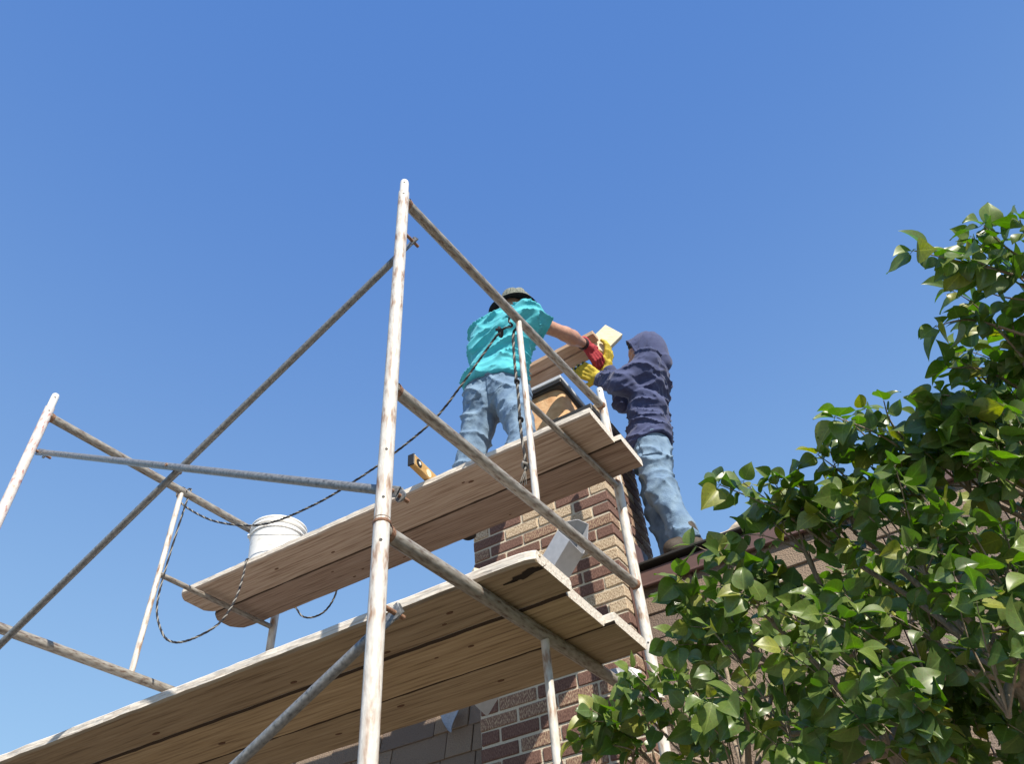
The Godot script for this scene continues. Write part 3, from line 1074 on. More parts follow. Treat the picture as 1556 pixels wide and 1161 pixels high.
	b.box(tf(Vector3(0, 0.03, 0.064)), Vector3(0.034, 0.062, 0.008), 0.002)
	part("end_cap", b, TEX.dark_m, lv)
	b = MB.new()
	b.box(tf(Vector3(0, 0.0605, -0.185)), Vector3(0.026, 0.003, 0.48), 0.001)
	part("metal_edging", b, plain(lin(0.7, 0.67, 0.58), 0.35, 0.5), lv)

	# steel clamp that lies on the edge of the upper plank
	var cl := thing("steel_clip", "small grey steel clip lying on the upper plank edge beside the tall post", "clip", Transform3D(Basis(Vector3.UP, 0.5), Vector3(-0.745, 3.84, -1.05)))
	b = MB.new()
	b.box(tf(Vector3(0, 0.012, 0.0)), Vector3(0.05, 0.006, 0.03), 0.001)
	b.box(tf(Vector3(-0.022, 0.02, 0.0), Basis(Vector3(0, 0, 1), 0.7)), Vector3(0.03, 0.006, 0.03), 0.001)
	b.box(tf(Vector3(0.02, 0.006, 0.0)), Vector3(0.006, 0.014, 0.03), 0.001)
	part("body", b, TEX.galv_m, cl)

	# folded metal sheet that stands on the lower planks
	var ms := thing("metal_sheet", "bent pale grey metal flashing leaning on the lower planks against the brick chimney", "metal flashing")
	b = MB.new()
	var lp := [Vector3(-0.078, 3.349, -1.074), Vector3(-0.032, 3.284, -1.073), Vector3(-0.021, 3.251, -1.149), Vector3(-0.012, 3.31, -1.185), Vector3(0.002, 3.406, -1.193), Vector3(-0.017, 3.411, -1.144), Vector3(-0.045, 3.385, -1.09)]
	var run := Vector3(-0.093, -0.066, -0.023) * 6.3
	var mid := Vector3.ZERO
	for q in lp:
		mid += q / lp.size()
	for k in lp.size():
		var q: Vector3 = lp[k]
		var q2: Vector3 = lp[(k + 1) % lp.size()]
		b.quad(q + run, q2 + run, q2, q)
		var iq := q.lerp(mid, 0.03)
		var iq2 := q2.lerp(mid, 0.03)
		b.quad(iq, iq2, iq2 + run, iq + run)
		b.quad(q, q2, iq2, iq)
	part("sheet", b, mat(noise_tex(66, 0.02, [[0.0, 0.38, 0.39, 0.42], [1.0, 0.5, 0.51, 0.54]], 3), 0.5, Vector3.ONE * 3.0), ms)
	# off-cut of board and a dark roll left on the lower planks
	var oc := thing("board_offcut", "pale board offcut standing on the lower planks in front of the chimney's left edge", "board", Transform3D(Basis(Vector3.UP, -0.5) * Basis(Vector3(0, 0, 1), 0.12), Vector3(-0.31, 2.832, -0.9)))
	b = MB.new()
	b.box(tf(Vector3(0, 0.19, 0)), Vector3(0.022, 0.38, 0.06), 0.002)
	part("board", b, TEX.new_m, oc)
	var dr := thing("tape_roll", "dark cylindrical roll lying on the lower planks beside the pale offcut", "roll", Transform3D(Basis(), Vector3(-0.235, 2.832, -0.92)))
	b = MB.new()
	b.lathe(Transform3D(), [Vector2(0.0, 0.0), Vector2(0.042, 0.0), Vector2(0.045, 0.004), Vector2(0.045, 0.30), Vector2(0.041, 0.318), Vector2(0.03, 0.328), Vector2(0.0, 0.33)], 24)
	part("roll", b, plain(lin(0.045, 0.05, 0.065), 0.55), dr)

	# torn flashing left on the wall
	var flap_m := mat(noise_tex(67, 0.03, [[0.0, 0.3, 0.31, 0.33], [1.0, 0.55, 0.56, 0.58]], 4), 0.5, Vector3.ONE * 5.0)
	flap_m.metallic = 0.3
	var ht := house_tf()
	var f1 := thing("torn_flashing", "torn grey metal flap hanging on the shingles left of the chimney", "metal flap", ht)
	b = MB.new()
	flap(b, Vector3(-1.09, 3.17, -0.09), Vector3(0.11, 0.005, 0.01), Vector3(0.03, -0.12, 0.05))
	part("flap", b, flap_m, f1)
	var f2 := thing("torn_flashing", "torn grey metal flap at the chimney's right corner below the lower planks", "metal flap", ht)
	b = MB.new()
	flap(b, Vector3(-0.135, 3.06, 0.035), Vector3(0.10, -0.01, 0.03), Vector3(0.045, -0.10, 0.05))
	flap(b, Vector3(-0.04, 3.05, 0.05), Vector3(0.06, -0.03, 0.0), Vector3(0.02, -0.07, 0.03))
	part("flap", b, flap_m, f2)

	# cloth bundle left on the roof edge
	var tb := thing("cloth_bundle", "crumpled tan cloth bundle lying on the roof edge behind the bush", "cloth", tf(Vector3(0.36, 3.615, -2.1)))
	var fd := Field.new()
	var bones := [[Vector3(-0.09, 0.04, 0), Vector3(0.1, 0.07, -0.03), 0.05, 0.06], [Vector3(0.05, 0.06, -0.05), Vector3(0.16, 0.04, 0.02), 0.06, 0.045]]
	fd.setup(bones, 0.01)
	fd.add(bones, 0.03)
	fd.rough(fn(88, 9.0), 0.02)
	b = MB.new()
	fd.extract(b, 0.0, [[Vector3(0, 0.003, 0), Vector3(0, -1, 0)]])
	part("cloth", b, mat(lin(0.5, 0.42, 0.33), 0.9, Vector3.ONE * 5.0, TEX.weave, 0.4), tb)

	# form of two boards and an end block that the two men carry
	var fm := thing("wooden_form", "wooden form of two boards with a pale end block held between the two men", "lumber")
	var yw := Basis(Vector3.UP, 0.01)
	b = MB.new()
	b.box(Transform3D(yw, Vector3(-0.62, 5.318, -1.992)), Vector3(1.0, 0.034, 0.078), 0.003)
	part("board", b, TEX.form_m, fm)
	b = MB.new()
	b.box(Transform3D(yw, Vector3(-0.63, 5.309, -2.086)), Vector3(0.98, 0.034, 0.092), 0.003)
	part("board", b, TEX.form_m, fm)
	b = MB.new()
	var c := [Vector3(-0.053, 5.475, -2.103), Vector3(-0.028, 5.361, -2.129), Vector3(-0.136, 5.213, -2.057), Vector3(-0.163, 5.331, -2.029)]
	var ctr: Vector3 = (c[0] + c[1] + c[2] + c[3]) * 0.25
	var ex: Vector3 = (c[0] + c[1] - c[2] - c[3]) * 0.5
	var ey: Vector3 = (c[0] + c[3] - c[1] - c[2]) * 0.5
	var ez := ex.normalized().cross(ey.normalized()).normalized()
	ey = ez.cross(ex.normalized()) * ey.length()
	b.box(Transform3D(Basis(ex.normalized(), ey.normalized(), ez), ctr - ez * 0.02), Vector3(ex.length() * 1.12, ey.length() * 1.12, 0.045), 0.003)
	part("end_block", b, TEX.new_m, fm)

func flap(b: MB, o: Vector3, across: Vector3, down: Vector3) -> void:
	var rows := []
	for r in 7:
		var f := r / 6.0
		var row := []
		for k in 5:
			var u := k / 4.0
			var half := (1.0 - 0.75 * f)
			row.append(o + across * (0.5 + (u - 0.5) * half + 0.12 * f) + down * (f + 0.08 * sin(u * 9.0) * f) + Vector3(0, 0, 0.014 * sin(u * 5.0 + f * 3.0)))
		rows.append(row)
	b.grid(rows, false)
	var back := []
	for row in rows:
		var q := []
		for p in row:
			q.append(p - Vector3(0, 0, 0.0015))
		back.append(q)
	b.grid(back, false, true)

# ---------------------------------------------------------------- people
func hand_bones(wrist: Vector3, f: Vector3, n: Vector3, thumb_side: float, curl: Array, r := 0.0105, thick := 1.0, big := 1.0) -> Array:
	# f: towards the fingers; n: out of the palm
	f = f.normalized()
	n = (n - f * n.dot(f)).normalized()
	var s := f.cross(n) * thumb_side
	var out := []
	out.append([wrist - f * 0.03, wrist + f * 0.015, 0.03 * thick, 0.029 * thick])
	var lens := [0.082, 0.09, 0.084, 0.066]
	for k in 4:
		var off := 0.033 - k * 0.0215
		var kn := wrist + f * (0.088 - absf(k - 1.2) * 0.004) + s * off
		out.append([wrist + f * 0.012 + s * off * 0.62, kn, 0.0155, 0.0138])
		var d := f.rotated(n.cross(f).normalized(), 0.0)
		var ax := f.cross(n).normalized()
		var p := kn
		var ang := 0.0
		var shares := [0.45, 0.31, 0.24]
		for j in 3:
			ang += curl[j] * (1.0 + 0.08 * (k - 1))
			d = f.rotated(ax, ang) + s * (0.10 - 0.07 * k) * 0.6
			d = d.normalized()
			var q: Vector3 = p + d * lens[k] * shares[j]
			out.append([p, q, r * (1.12 - j * 0.1), r * (1.02 - j * 0.1)])
			p = q
	# thumb
	var t0 := wrist + f * 0.02 + s * 0.026
	var t1 := t0 + (f * 0.5 + s * 0.75 + n * 0.45).normalized() * 0.042
	var t2 := t1 + (f * 0.75 + s * 0.3 + n * 0.6).normalized() * 0.032
	var t3 := t2 + (f * 0.75 - s * 0.05 + n * 0.7).normalized() * 0.026
	out.append([t0, t1, 0.0165, 0.0135])
	out.append([t1, t2, 0.0135, 0.0118])
	out.append([t2, t3, 0.0118, 0.0098])
	for q in out:
		q[0] = wrist + (q[0] - wrist) * big
		q[1] = wrist + (q[1] - wrist) * big
		q[2] *= big
		q[3] *= big
	return out

func glove(called: String, bones: Array, m: Material, parent: Node) -> MeshInstance3D:
	var fd := Field.new()
	fd.setup(bones, 0.0042, 0.02)
	fd.add(bones, 0.006)
	fd.rough(fn(91, 42.0), 0.0022)
	var b := MB.new()
	fd.extract(b)
	return part(called, b, m, parent)

func pads(bones: Array, from: int, n: Vector3, m: Material, parent: Node, called: String) -> void:
	# rubber grip patches on finger segments
	for i in range(from, bones.size()):
		var b := MB.new()
		var q: Array = bones[i]
		var d: Vector3 = (q[1] - q[0]).normalized()
		var nn := (n - d * n.dot(d)).normalized()
		var a: Vector3 = q[0].lerp(q[1], 0.2) + nn * q[2] * 0.55
		var c: Vector3 = q[0].lerp(q[1], 0.85) + nn * q[3] * 0.55
		b.tube([a - d * 0.003, a, c, c + d * 0.003], [q[2] * 0.35, q[2] * 0.72, q[3] * 0.72, q[3] * 0.35], 8)
		part(called, b, m, parent)

func head_bones(c: Vector3, fwd: Vector3, up: Vector3) -> Array:
	var side := fwd.cross(up).normalized()
	var P := func(f: float, u: float, s: float) -> Vector3:
		return c + fwd * f + up * u + side * s
	var b := []
	b.append([P.call(-0.025, 0.03, 0), P.call(0.02, 0.035, 0), 0.083, 0.078])
	b.append([P.call(0.03, -0.02, -0.02), P.call(0.03, -0.02, 0.02), 0.058, 0.058])
	b.append([P.call(0.045, -0.085, -0.014), P.call(0.045, -0.085, 0.014), 0.03, 0.03])
	b.append([P.call(-0.01, -0.05, -0.045), P.call(0.05, -0.085, -0.015), 0.03, 0.022])
	b.append([P.call(-0.01, -0.05, 0.045), P.call(0.05, -0.085, 0.015), 0.03, 0.022])
	b.append([P.call(0.086, 0.012, 0), P.call(0.106, -0.03, 0), 0.009, 0.0135])      # nose
	b.append([P.call(0.092, -0.034, -0.012), P.call(0.092, -0.034, 0.012), 0.009, 0.009])
	b.append([P.call(0.085, -0.058, -0.017), P.call(0.085, -0.058, 0.017), 0.0075, 0.0075])   # lips
	b.append([P.call(0.082, -0.07, -0.014), P.call(0.082, -0.07, 0.014), 0.008, 0.008])
	b.append([P.call(0.073, 0.022, -0.045), P.call(0.088, 0.024, -0.012), 0.01, 0.009])     # brow
	b.append([P.call(0.073, 0.022, 0.045), P.call(0.088, 0.024, 0.012), 0.01, 0.009])
	for s: float in [-1.0, 1.0]:
		b.append([P.call(-0.008, 0.012, 0.083 * s), P.call(-0.004, -0.022, 0.079 * s), 0.015, 0.011])   # ears
	return b

func face_details(c: Vector3, fwd: Vector3, up: Vector3, parent: Node) -> void:
	var side := fwd.cross(up).normalized()
	for s: float in [-1.0, 1.0]:
		var e := MB.new()
		var p := c + fwd * 0.077 + up * 0.004 + side * 0.031 * s
		e.lathe(Transform3D(Basis(side, fwd, side.cross(fwd)), p), [Vector2(0.012, -0.006), Vector2(0.012, 0.0), Vector2(0.009, 0.006), Vector2(0.004, 0.0085), Vector2(0.0, 0.009)], 14)
		part("eye", e, plain(lin(0.5, 0.46, 0.42), 0.3), parent)

func add_body(bones: Array, head: Array, parent: Node, m: Material) -> MeshInstance3D:
	var mb := MB.new()
	var f := Field.new()
	f.setup(bones, 0.012)
	f.add(bones, 0.03)
	f.extract(mb)
	f = Field.new()
	f.setup(head, 0.005, 0.03)
	f.add(head, 0.016)
	f.extract(mb)
	return part("body", mb, m, parent)

func build_person_teal() -> void:
	var p := thing("person", "person in teal shirt, jeans and camouflage hat standing on the upper planks", "person")
	var hl := Vector3(-0.625, 4.60, -1.42)
	var hr := Vector3(-0.475, 4.59, -1.45)
	var kl := Vector3(-0.70, 4.24, -1.385)
	var kr := Vector3(-0.345, 4.25, -1.32)
	var al := Vector3(-0.775, 3.93, -1.345)
	var ar := Vector3(-0.305, 3.93, -1.26)
	var wl := Vector3(-0.59, 4.74, -1.41)
	var wr := Vector3(-0.48, 4.735, -1.43)
	var cl := Vector3(-0.565, 5.0, -1.42)
	var cr := Vector3(-0.42, 4.98, -1.45)
	var sl := Vector3(-0.595, 5.115, -1.42)
	var sr := Vector3(-0.295, 5.105, -1.45)
	var er := Vector3(-0.19, 5.12, -1.70)
	var wrs := Vector3(-0.164, 5.19, -1.92)
	var el := Vector3(-0.70, 5.03, -1.68)
	var wls := Vector3(-0.79, 5.19, -1.91)
	var nk := Vector3(-0.45, 5.14, -1.47)
	var hd := Vector3(-0.44, 5.335, -1.55)
	var fwd := Vector3(0.25, -0.12, -0.96).normalized()
	var hup := Vector3(0.03, 0.99, -0.1)
	hup = (hup - fwd * hup.dot(fwd)).normalized()
	var body := [[hl, kl, 0.075, 0.05], [kl, al, 0.05, 0.036], [hr, kr, 0.075, 0.05], [kr, ar, 0.05, 0.036], [hl, hr, 0.08, 0.08], [wl, wr, 0.07, 0.07], [wl.lerp(wr, 0.5), cl.lerp(cr, 0.5), 0.08, 0.075], [cl, cr, 0.072, 0.07], [sl, sr, 0.045, 0.045], [nk, hd - hup * 0.05, 0.055, 0.05], [sr, er, 0.05, 0.04], [er, er.lerp(wrs, 0.3), 0.041, 0.043], [er.lerp(wrs, 0.3), wrs, 0.043, 0.027], [sl, el, 0.05, 0.042], [el, wls, 0.042, 0.027]]
	add_body(body, head_bones(hd, fwd, hup), p, TEX.skin_m)
	face_details(hd, fwd, hup, p)
	# shirt
	var shirt := [[Vector3(-0.605, 4.70, -1.40), Vector3(-0.47, 4.69, -1.42), 0.121, 0.121], [wl, wr, 0.112, 0.112], [Vector3(-0.59, 4.86, -1.43), Vector3(-0.455, 4.85, -1.45), 0.108, 0.108], [cl, cr, 0.118, 0.118], [Vector3(-0.57, 5.07, -1.425), Vector3(-0.36, 5.05, -1.45), 0.098, 0.098], [sl, sr, 0.07, 0.075], [nk, nk + Vector3(0, 0.05, -0.02), 0.085, 0.078], [Vector3(-0.54, 5.13, -1.415), Vector3(-0.33, 5.14, -1.43), 0.085, 0.08], [sr, sr.lerp(er, 0.45), 0.076, 0.064], [sl, sl.lerp(el, 0.6), 0.078, 0.066]]
	var f := Field.new()
	f.setup(shirt, 0.0075, 0.03)
	f.add(shirt, 0.05)
	f.fold(fn(401, 1.0, false, 2), 0.034, Vector3(1.8, 7.5, 2.8), Basis(Vector3(0, 0, 1), -0.3))
	f.fold(fn(402, 1.0, false, 1), 0.007, Vector3(5, 16, 7), Basis(Vector3(0, 0, 1), -0.1))
	var sd := (er - sr).normalized()
	var ld := (el - sl).normalized()
	var b := MB.new()
	var hem := [Vector3(-0.5, 4.665, -1.42), Vector3(-0.12, -1.0, 0.1).normalized()]
	f.extract(b, 0.0, [hem, [sr + sd * 0.125, (sd + Vector3(0, -0.1, 0)).normalized()], [sl + ld * 0.16, ld], [nk + Vector3(0, 0.125, -0.03), Vector3(0, 0.9, -0.35).normalized()]])
	var tm := mat(TEX.teal, 0.85, Vector3.ONE * 2.0, TEX.weave, 0.25, true)
	tm.rim_enabled = true
	tm.rim = 0.25
	part("shirt", b, tm, p)
	b = MB.new()
	f.extract(b, 0.003, [[sr + sd * 0.128, (sd + Vector3(0, -0.1, 0)).normalized()], [sr + sd * 0.107, -(sd + Vector3(0, -0.1, 0)).normalized()]])
	part("sleeve_hem", b, tm, p)
	# jeans
	var jeans := [[Vector3(-0.60, 4.68, -1.405), Vector3(-0.485, 4.67, -1.425), 0.1, 0.1], [hl, hr, 0.122, 0.12], [hl, hl.lerp(kl, 0.5), 0.105, 0.092], [hl.lerp(kl, 0.5), kl, 0.09, 0.074], [kl, al + Vector3(0, -0.04, 0), 0.074, 0.068], [hr, hr.lerp(kr, 0.5), 0.105, 0.092], [hr.lerp(kr, 0.5), kr, 0.09, 0.074], [kr, ar + Vector3(0, -0.04, 0), 0.074, 0.068], [Vector3(-0.61, 4.57, -1.35), Vector3(-0.61, 4.53, -1.355), 0.06, 0.06], [Vector3(-0.47, 4.56, -1.375), Vector3(-0.465, 4.52, -1.38), 0.06, 0.06]]
	f = Field.new()
	f.setup(jeans, 0.0075, 0.03)
	f.add(jeans, 0.035)
	f.fold(fn(403, 1.0, false, 1), 0.016, Vector3(2.6, 4.8, 3.0), Basis(Vector3(0, 0, 1), 0.75))
	f.fold(fn(404, 1.0, false, 1), 0.012, Vector3(3.0, 6.5, 3.5), Basis(Vector3(0, 0, 1), -0.6))
	f.fold(fn(406, 1.0, false, 2), 0.004, Vector3(9, 15, 9), Basis(Vector3(1, 0, 1).normalized(), 0.4))
	b = MB.new()
	var waist := [Vector3(-0.5, 4.715, -1.42), Vector3(0.05, 1.0, 0.02).normalized()]
	f.extract(b, 0.0, [waist, [Vector3(0, 3.875, 0), Vector3(0, -1, 0)]])
	var j := part("jeans", b, TEX.denim_m, p)
	b = MB.new()
	f.extract(b, 0.006, [waist, [Vector3(-0.5, 4.675, -1.42), -(waist[1] as Vector3)]])
	part("waistband", b, TEX.denim_m, j)
	for s in [[-0.612, -0.06], [-0.478, 0.06]]:
		b = MB.new()
		f.extract(b, 0.007, [[Vector3(s[0] - 0.055, 4.6, 0), Vector3(-1, 0, 0)], [Vector3(s[0] + 0.055, 4.6, 0), Vector3(1, 0, 0)], [Vector3(s[0], 4.655, 0), Vector3(0, 1, 0)], [Vector3(s[0] - 0.02, 4.525, 0), Vector3(-0.4, -1, 0).normalized()], [Vector3(s[0] + 0.02, 4.525, 0), Vector3(0.4, -1, 0).normalized()], [Vector3(s[0], 4.6, -1.40), Vector3(0, 0, -1)]])
		part("back_pocket", b, TEX.denim_m, j)
	# boots
	boot(p, al, Vector3(-0.835, 3.84, -1.56), 3.8425)
	boot(p, ar, Vector3(-0.29, 3.84, -1.455), 3.8425)
	# gloves
	var red := mat(noise_tex(76, 0.05, [[0.0, 0.3, 0.02, 0.03], [1.0, 0.5, 0.05, 0.06]], 4), 0.8, Vector3.ONE * 6.0, TEX.weave, 0.5)
	var hb := hand_bones(wrs + Vector3(0.0, 0.0, -0.01), Vector3(0.16, -0.55, -0.8), Vector3(-0.75, 0.25, -0.4), 1.0, [0.45, 0.75, 0.5], 0.0108, 1.0, 1.2)
	var gl := glove("glove", hb, red, p)
	gl.set_meta("label", "red work glove on the right hand")
	b = MB.new()
	var wd := (wrs - er).normalized()
	b.tube([wrs - wd * 0.048, wrs - wd * 0.04, wrs - wd * 0.026, wrs - wd * 0.02], [0.036, 0.039, 0.038, 0.034], 16)
	part("glove_cuff", b, plain(lin(0.03, 0.012, 0.014), 0.8), gl)
	pads(hb, 1, Vector3(-0.75, 0.25, -0.4), TEX.dark_m, gl, "palm_grip")
	hb = hand_bones(wls, Vector3(0.1, 0.4, -0.6), Vector3(0.7, 0.4, 0.2), -1.0, [0.5, 0.8, 0.6])
	glove("glove", hb, red, p)
	# hat: crown, brim and its dark underside
	var ht := Transform3D(Basis(hup.cross(-fwd).normalized(), hup, -fwd).orthonormalized(), hd + hup * 0.055)
	var cm := mat(TEX.camo, 0.9, Vector3.ONE * 3.5, TEX.weave, 0.4)
	b = MB.new()
	var n := fn(405, 14.0)
	b.lathe(ht, [Vector2(0.104, 0.0), Vector2(0.103, 0.03), Vector2(0.102, 0.07), Vector2(0.096, 0.11), Vector2(0.07, 0.132), Vector2(0.0, 0.14)], 36)
	for i in b.V.size():
		b.V[i] += b.N[i] * n.get_noise_3dv(b.V[i]) * 0.012
	var hat := part("hat", b, cm, p)
	hat.set_meta("label", "camouflage bucket hat")
	b = MB.new()
	b.lathe(ht, [Vector2(0.166, -0.048), Vector2(0.163, -0.041), Vector2(0.134, -0.015), Vector2(0.102, 0.006)], 44)
	for i in b.V.size():
		var v := ht.affine_inverse() * b.V[i]
		b.V[i] += hup * 0.014 * sin(atan2(v.z, v.x) * 3.0 + 0.6) * smoothstep(0.1, 0.18, Vector2(v.x, v.z).length())
	part("brim", b, cm, hat)
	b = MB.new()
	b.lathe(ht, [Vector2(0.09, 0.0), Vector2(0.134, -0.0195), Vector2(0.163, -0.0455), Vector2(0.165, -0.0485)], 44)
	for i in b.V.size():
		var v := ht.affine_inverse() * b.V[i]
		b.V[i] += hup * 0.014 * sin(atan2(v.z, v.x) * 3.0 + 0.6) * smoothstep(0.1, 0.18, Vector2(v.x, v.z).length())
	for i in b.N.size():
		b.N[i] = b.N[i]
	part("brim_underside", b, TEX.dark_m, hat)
	# pale neck cloth under the hat
	var ncb := [[hd - hup * 0.06 - fwd * 0.05 + Vector3(-0.05, 0, 0), hd - hup * 0.06 - fwd * 0.055 + Vector3(0.04, 0, 0), 0.045, 0.045], [hd - fwd * 0.055, hd - hup * 0.07 - fwd * 0.05, 0.06, 0.055]]
	f = Field.new()
	f.setup(ncb, 0.008, 0.03)
	f.add(ncb, 0.02)
	b = MB.new()
	f.extract(b)
	part("neck_cloth", b, mat(lin(0.5, 0.48, 0.45), 0.9, Vector3.ONE * 5.0, TEX.weave, 0.3), hat)

func boot(parent: Node, ankle: Vector3, toe: Vector3, floor_y: float) -> void:
	var d := toe - ankle
	d.y = 0
	d = d.normalized()
	var heel := Vector3(ankle.x, floor_y, ankle.z) - d * 0.05
	var tip := Vector3(toe.x, floor_y, toe.z)
	var bones := [[ankle + Vector3(0, 0.04, 0), heel + d * 0.04 + Vector3(0, 0.06, 0), 0.052, 0.05], [heel + d * 0.02 + Vector3(0, 0.045, 0), tip - d * 0.06 + Vector3(0, 0.048, 0), 0.043, 0.046], [heel.lerp(tip, 0.45) + Vector3(0, 0.08, 0), tip - d * 0.08 + Vector3(0, 0.055, 0), 0.04, 0.038]]
	var f := Field.new()
	f.setup(bones, 0.007, 0.02)
	f.add(bones, 0.03)
	var b := MB.new()
	f.extract(b, 0.0, [[Vector3(0, floor_y + 0.012, 0), Vector3(0, -1, 0)]])
	var o := part("boot", b, mat(noise_tex(77, 0.03, [[0.0, 0.035, 0.025, 0.018], [1.0, 0.09, 0.065, 0.045]], 4), 0.7, Vector3.ONE * 5.0, TEX.fine, 0.4), parent)
	b = MB.new()
	f.extract(b, 0.005, [[Vector3(0, floor_y + 0.022, 0), Vector3(0, 1, 0)], [Vector3(0, floor_y, 0), Vector3(0, -1, 0)]])
	part("sole", b, TEX.dark_m, o)
	b = MB.new()
	var s := d.cross(Vector3.UP)
	for k in 4:
		var c := heel.lerp(tip, 0.42 + k * 0.07) + Vector3(0, 0.137 - k * 0.014, 0)
		b.tube([c - s * 0.03 - Vector3(0, 0.012, 0), c, c + s * 0.03 - Vector3(0, 0.012, 0)], [0.003], 6)
	part("lace", b, plain(lin(0.45, 0.33, 0.12), 0.8), o)

func build_person_hooded() -> void:
	var p := thing("person", "person in a navy hooded sweatshirt, yellow gloves and jeans standing on the roof edge", "person")
	var hn := Vector3(0.015, 4.40, -2.11)
	var hf := Vector3(-0.035, 4.42, -2.24)
	var kn := Vector3(0.04, 4.05, -2.06)
	var kf := Vector3(-0.055, 4.05, -2.235)
	var an := Vector3(0.115, 3.735, -2.05)
	var af := Vector3(-0.04, 3.735, -2.26)
	var w0 := Vector3(0.02, 4.56, -2.13)
	var w1 := Vector3(0.0, 4.57, -2.21)
	var c0 := Vector3(0.075, 4.84, -2.11)
	var c1 := Vector3(0.055, 4.85, -2.23)
	var sn := Vector3(0.15, 4.93, -2.04)
	var sf := Vector3(0.09, 4.945, -2.30)
	var en := Vector3(-0.005, 4.79, -1.965)
	var wn := Vector3(-0.172, 4.993, -2.043)
	var ef := Vector3(-0.12, 4.90, -2.235)
	var wf := Vector3(-0.14, 5.141, -2.117)
	var nk := Vector3(0.115, 5.0, -2.17)
	var hd := Vector3(0.105, 5.14, -2.18)
	var fwd := Vector3(-0.96, -0.04, 0.26).normalized()
	var hup := Vector3(-0.06, 1.0, 0.0)
	hup = (hup - fwd * hup.dot(fwd)).normalized()
	var body := [[hn, kn, 0.072, 0.05], [kn, an, 0.05, 0.036], [hf, kf, 0.072, 0.05], [kf, af, 0.05, 0.036], [hn, hf, 0.075, 0.075], [w0, w1, 0.075, 0.075], [w0.lerp(w1, 0.5), c0.lerp(c1, 0.5), 0.08, 0.08], [c0, c1, 0.075, 0.075], [sn, sf, 0.045, 0.045], [nk, hd - hup * 0.05, 0.052, 0.05], [sn, en, 0.046, 0.038], [en, wn, 0.04, 0.026], [sf, ef, 0.046, 0.038], [ef, wf, 0.04, 0.026]]
	add_body(body, head_bones(hd, fwd, hup), p, TEX.skin_m)
	face_details(hd, fwd, hup, p)
	var hb := [[hd + fwd * 0.055 + hup * 0.075, hd + fwd * 0.02 + hup * 0.095, 0.03, 0.035], [hd + fwd * 0.05 + hup * 0.06 + Vector3(0, 0, 0.05), hd + hup * 0.02 + Vector3(0, 0, 0.075), 0.026, 0.02], [hd + fwd * 0.05 + hup * 0.06 - Vector3(0, 0, 0.05), hd + hup * 0.02 - Vector3(0, 0, 0.075), 0.026, 0.02]]
	var f := Field.new()
	f.setup(hb, 0.007, 0.02)
	f.add(hb, 0.02)
	f.rough(fn(500, 40.0), 0.006)
	var b := MB.new()
	f.extract(b)
	part("hair", b, plain(lin(0.012, 0.01, 0.009), 0.6), p)
	# sweatshirt
	var nv := mat(TEX.navy, 0.9, Vector3.ONE * 2.5, TEX.weave, 0.3, true)
	nv.rim_enabled = true
	nv.rim = 0.3
	var top := [[Vector3(0.025, 4.43, -2.11), Vector3(-0.035, 4.44, -2.23), 0.128, 0.124], [Vector3(0.03, 4.52, -2.12), Vector3(-0.005, 4.53, -2.22), 0.12, 0.118], [Vector3(0.055, 4.66, -2.11), Vector3(0.02, 4.67, -2.22), 0.115, 0.112], [c0, c1, 0.117, 0.115], [Vector3(0.115, 4.93, -2.10), Vector3(0.09, 4.94, -2.25), 0.092, 0.088], [sn, sf, 0.072, 0.07], [sn, en, 0.076, 0.064], [en, en.lerp(wn, 0.5), 0.064, 0.054], [en.lerp(wn, 0.5), wn - (wn - en).normalized() * 0.03, 0.054, 0.045], [sf, ef, 0.074, 0.062], [ef, ef.lerp(wf, 0.5), 0.062, 0.05], [ef.lerp(wf, 0.5), wf - (wf - ef).normalized() * 0.03, 0.05, 0.044], [nk - Vector3(0, 0.04, 0), nk, 0.085, 0.075]]
	f = Field.new()
	f.setup(top, 0.0075, 0.03)
	f.add(top, 0.04)
	f.fold(fn(501, 1.0, false, 2), 0.022, Vector3(2.4, 7.5, 2.8), Basis(Vector3(0, 0, 1), 0.25))
	f.fold(fn(502, 1.0, false, 1), 0.007, Vector3(6, 16, 8))
	b = MB.new()
	var hem := [Vector3(0.0, 4.375, -2.15), Vector3(0.28, -1.0, 0.0).normalized()]
	f.extract(b, 0.0, [hem, [nk + Vector3(0, 0.04, 0), Vector3(0, 1, 0)]])
	var sw := part("sweatshirt", b, nv, p)
	b = MB.new()
	f.extract(b, 0.004, [hem, [Vector3(0.0, 4.42, -2.15), -(hem[1] as Vector3)]])
	part("hem_band", b, nv, sw)
	# hood: a shell with an opening at the face
	var ho := [[hd + hup * 0.035 - fwd * 0.03, hd + hup * 0.03 + fwd * 0.04, 0.118, 0.108], [hd - hup * 0.03 - fwd * 0.035, hd - hup * 0.05 + fwd * 0.02, 0.108, 0.098], [hd - hup * 0.10 - fwd * 0.03, hd - hup * 0.12 + fwd * 0.0, 0.098, 0.09], [hd - hup * 0.12 - fwd * 0.09, hd - hup * 0.13 - fwd * 0.06, 0.05, 0.06]]
	f = Field.new()
	f.setup(ho, 0.007, 0.03)
	f.add(ho, 0.03)
	f.fold(fn(503, 1.0, false, 1), 0.008, Vector3(9, 4, 6), Basis(Vector3(0, 0, 1), 0.5))
	var inner := []
	for q in [[hd + hup * 0.03 - fwd * 0.03, hd + hup * 0.02 + fwd * 0.2, 0.098, 0.1], [hd - hup * 0.05 - fwd * 0.02, hd - hup * 0.06 + fwd * 0.2, 0.088, 0.085]]:
		inner.append(q)
	f.add(inner, 0.01, true)
	b = MB.new()
	f.extract(b, 0.0, [[hd + fwd * 0.070 + hup * 0.04, (fwd - hup * 0.22).normalized()]])
	var hood := part("hood", b, nv, p)
	b = MB.new()
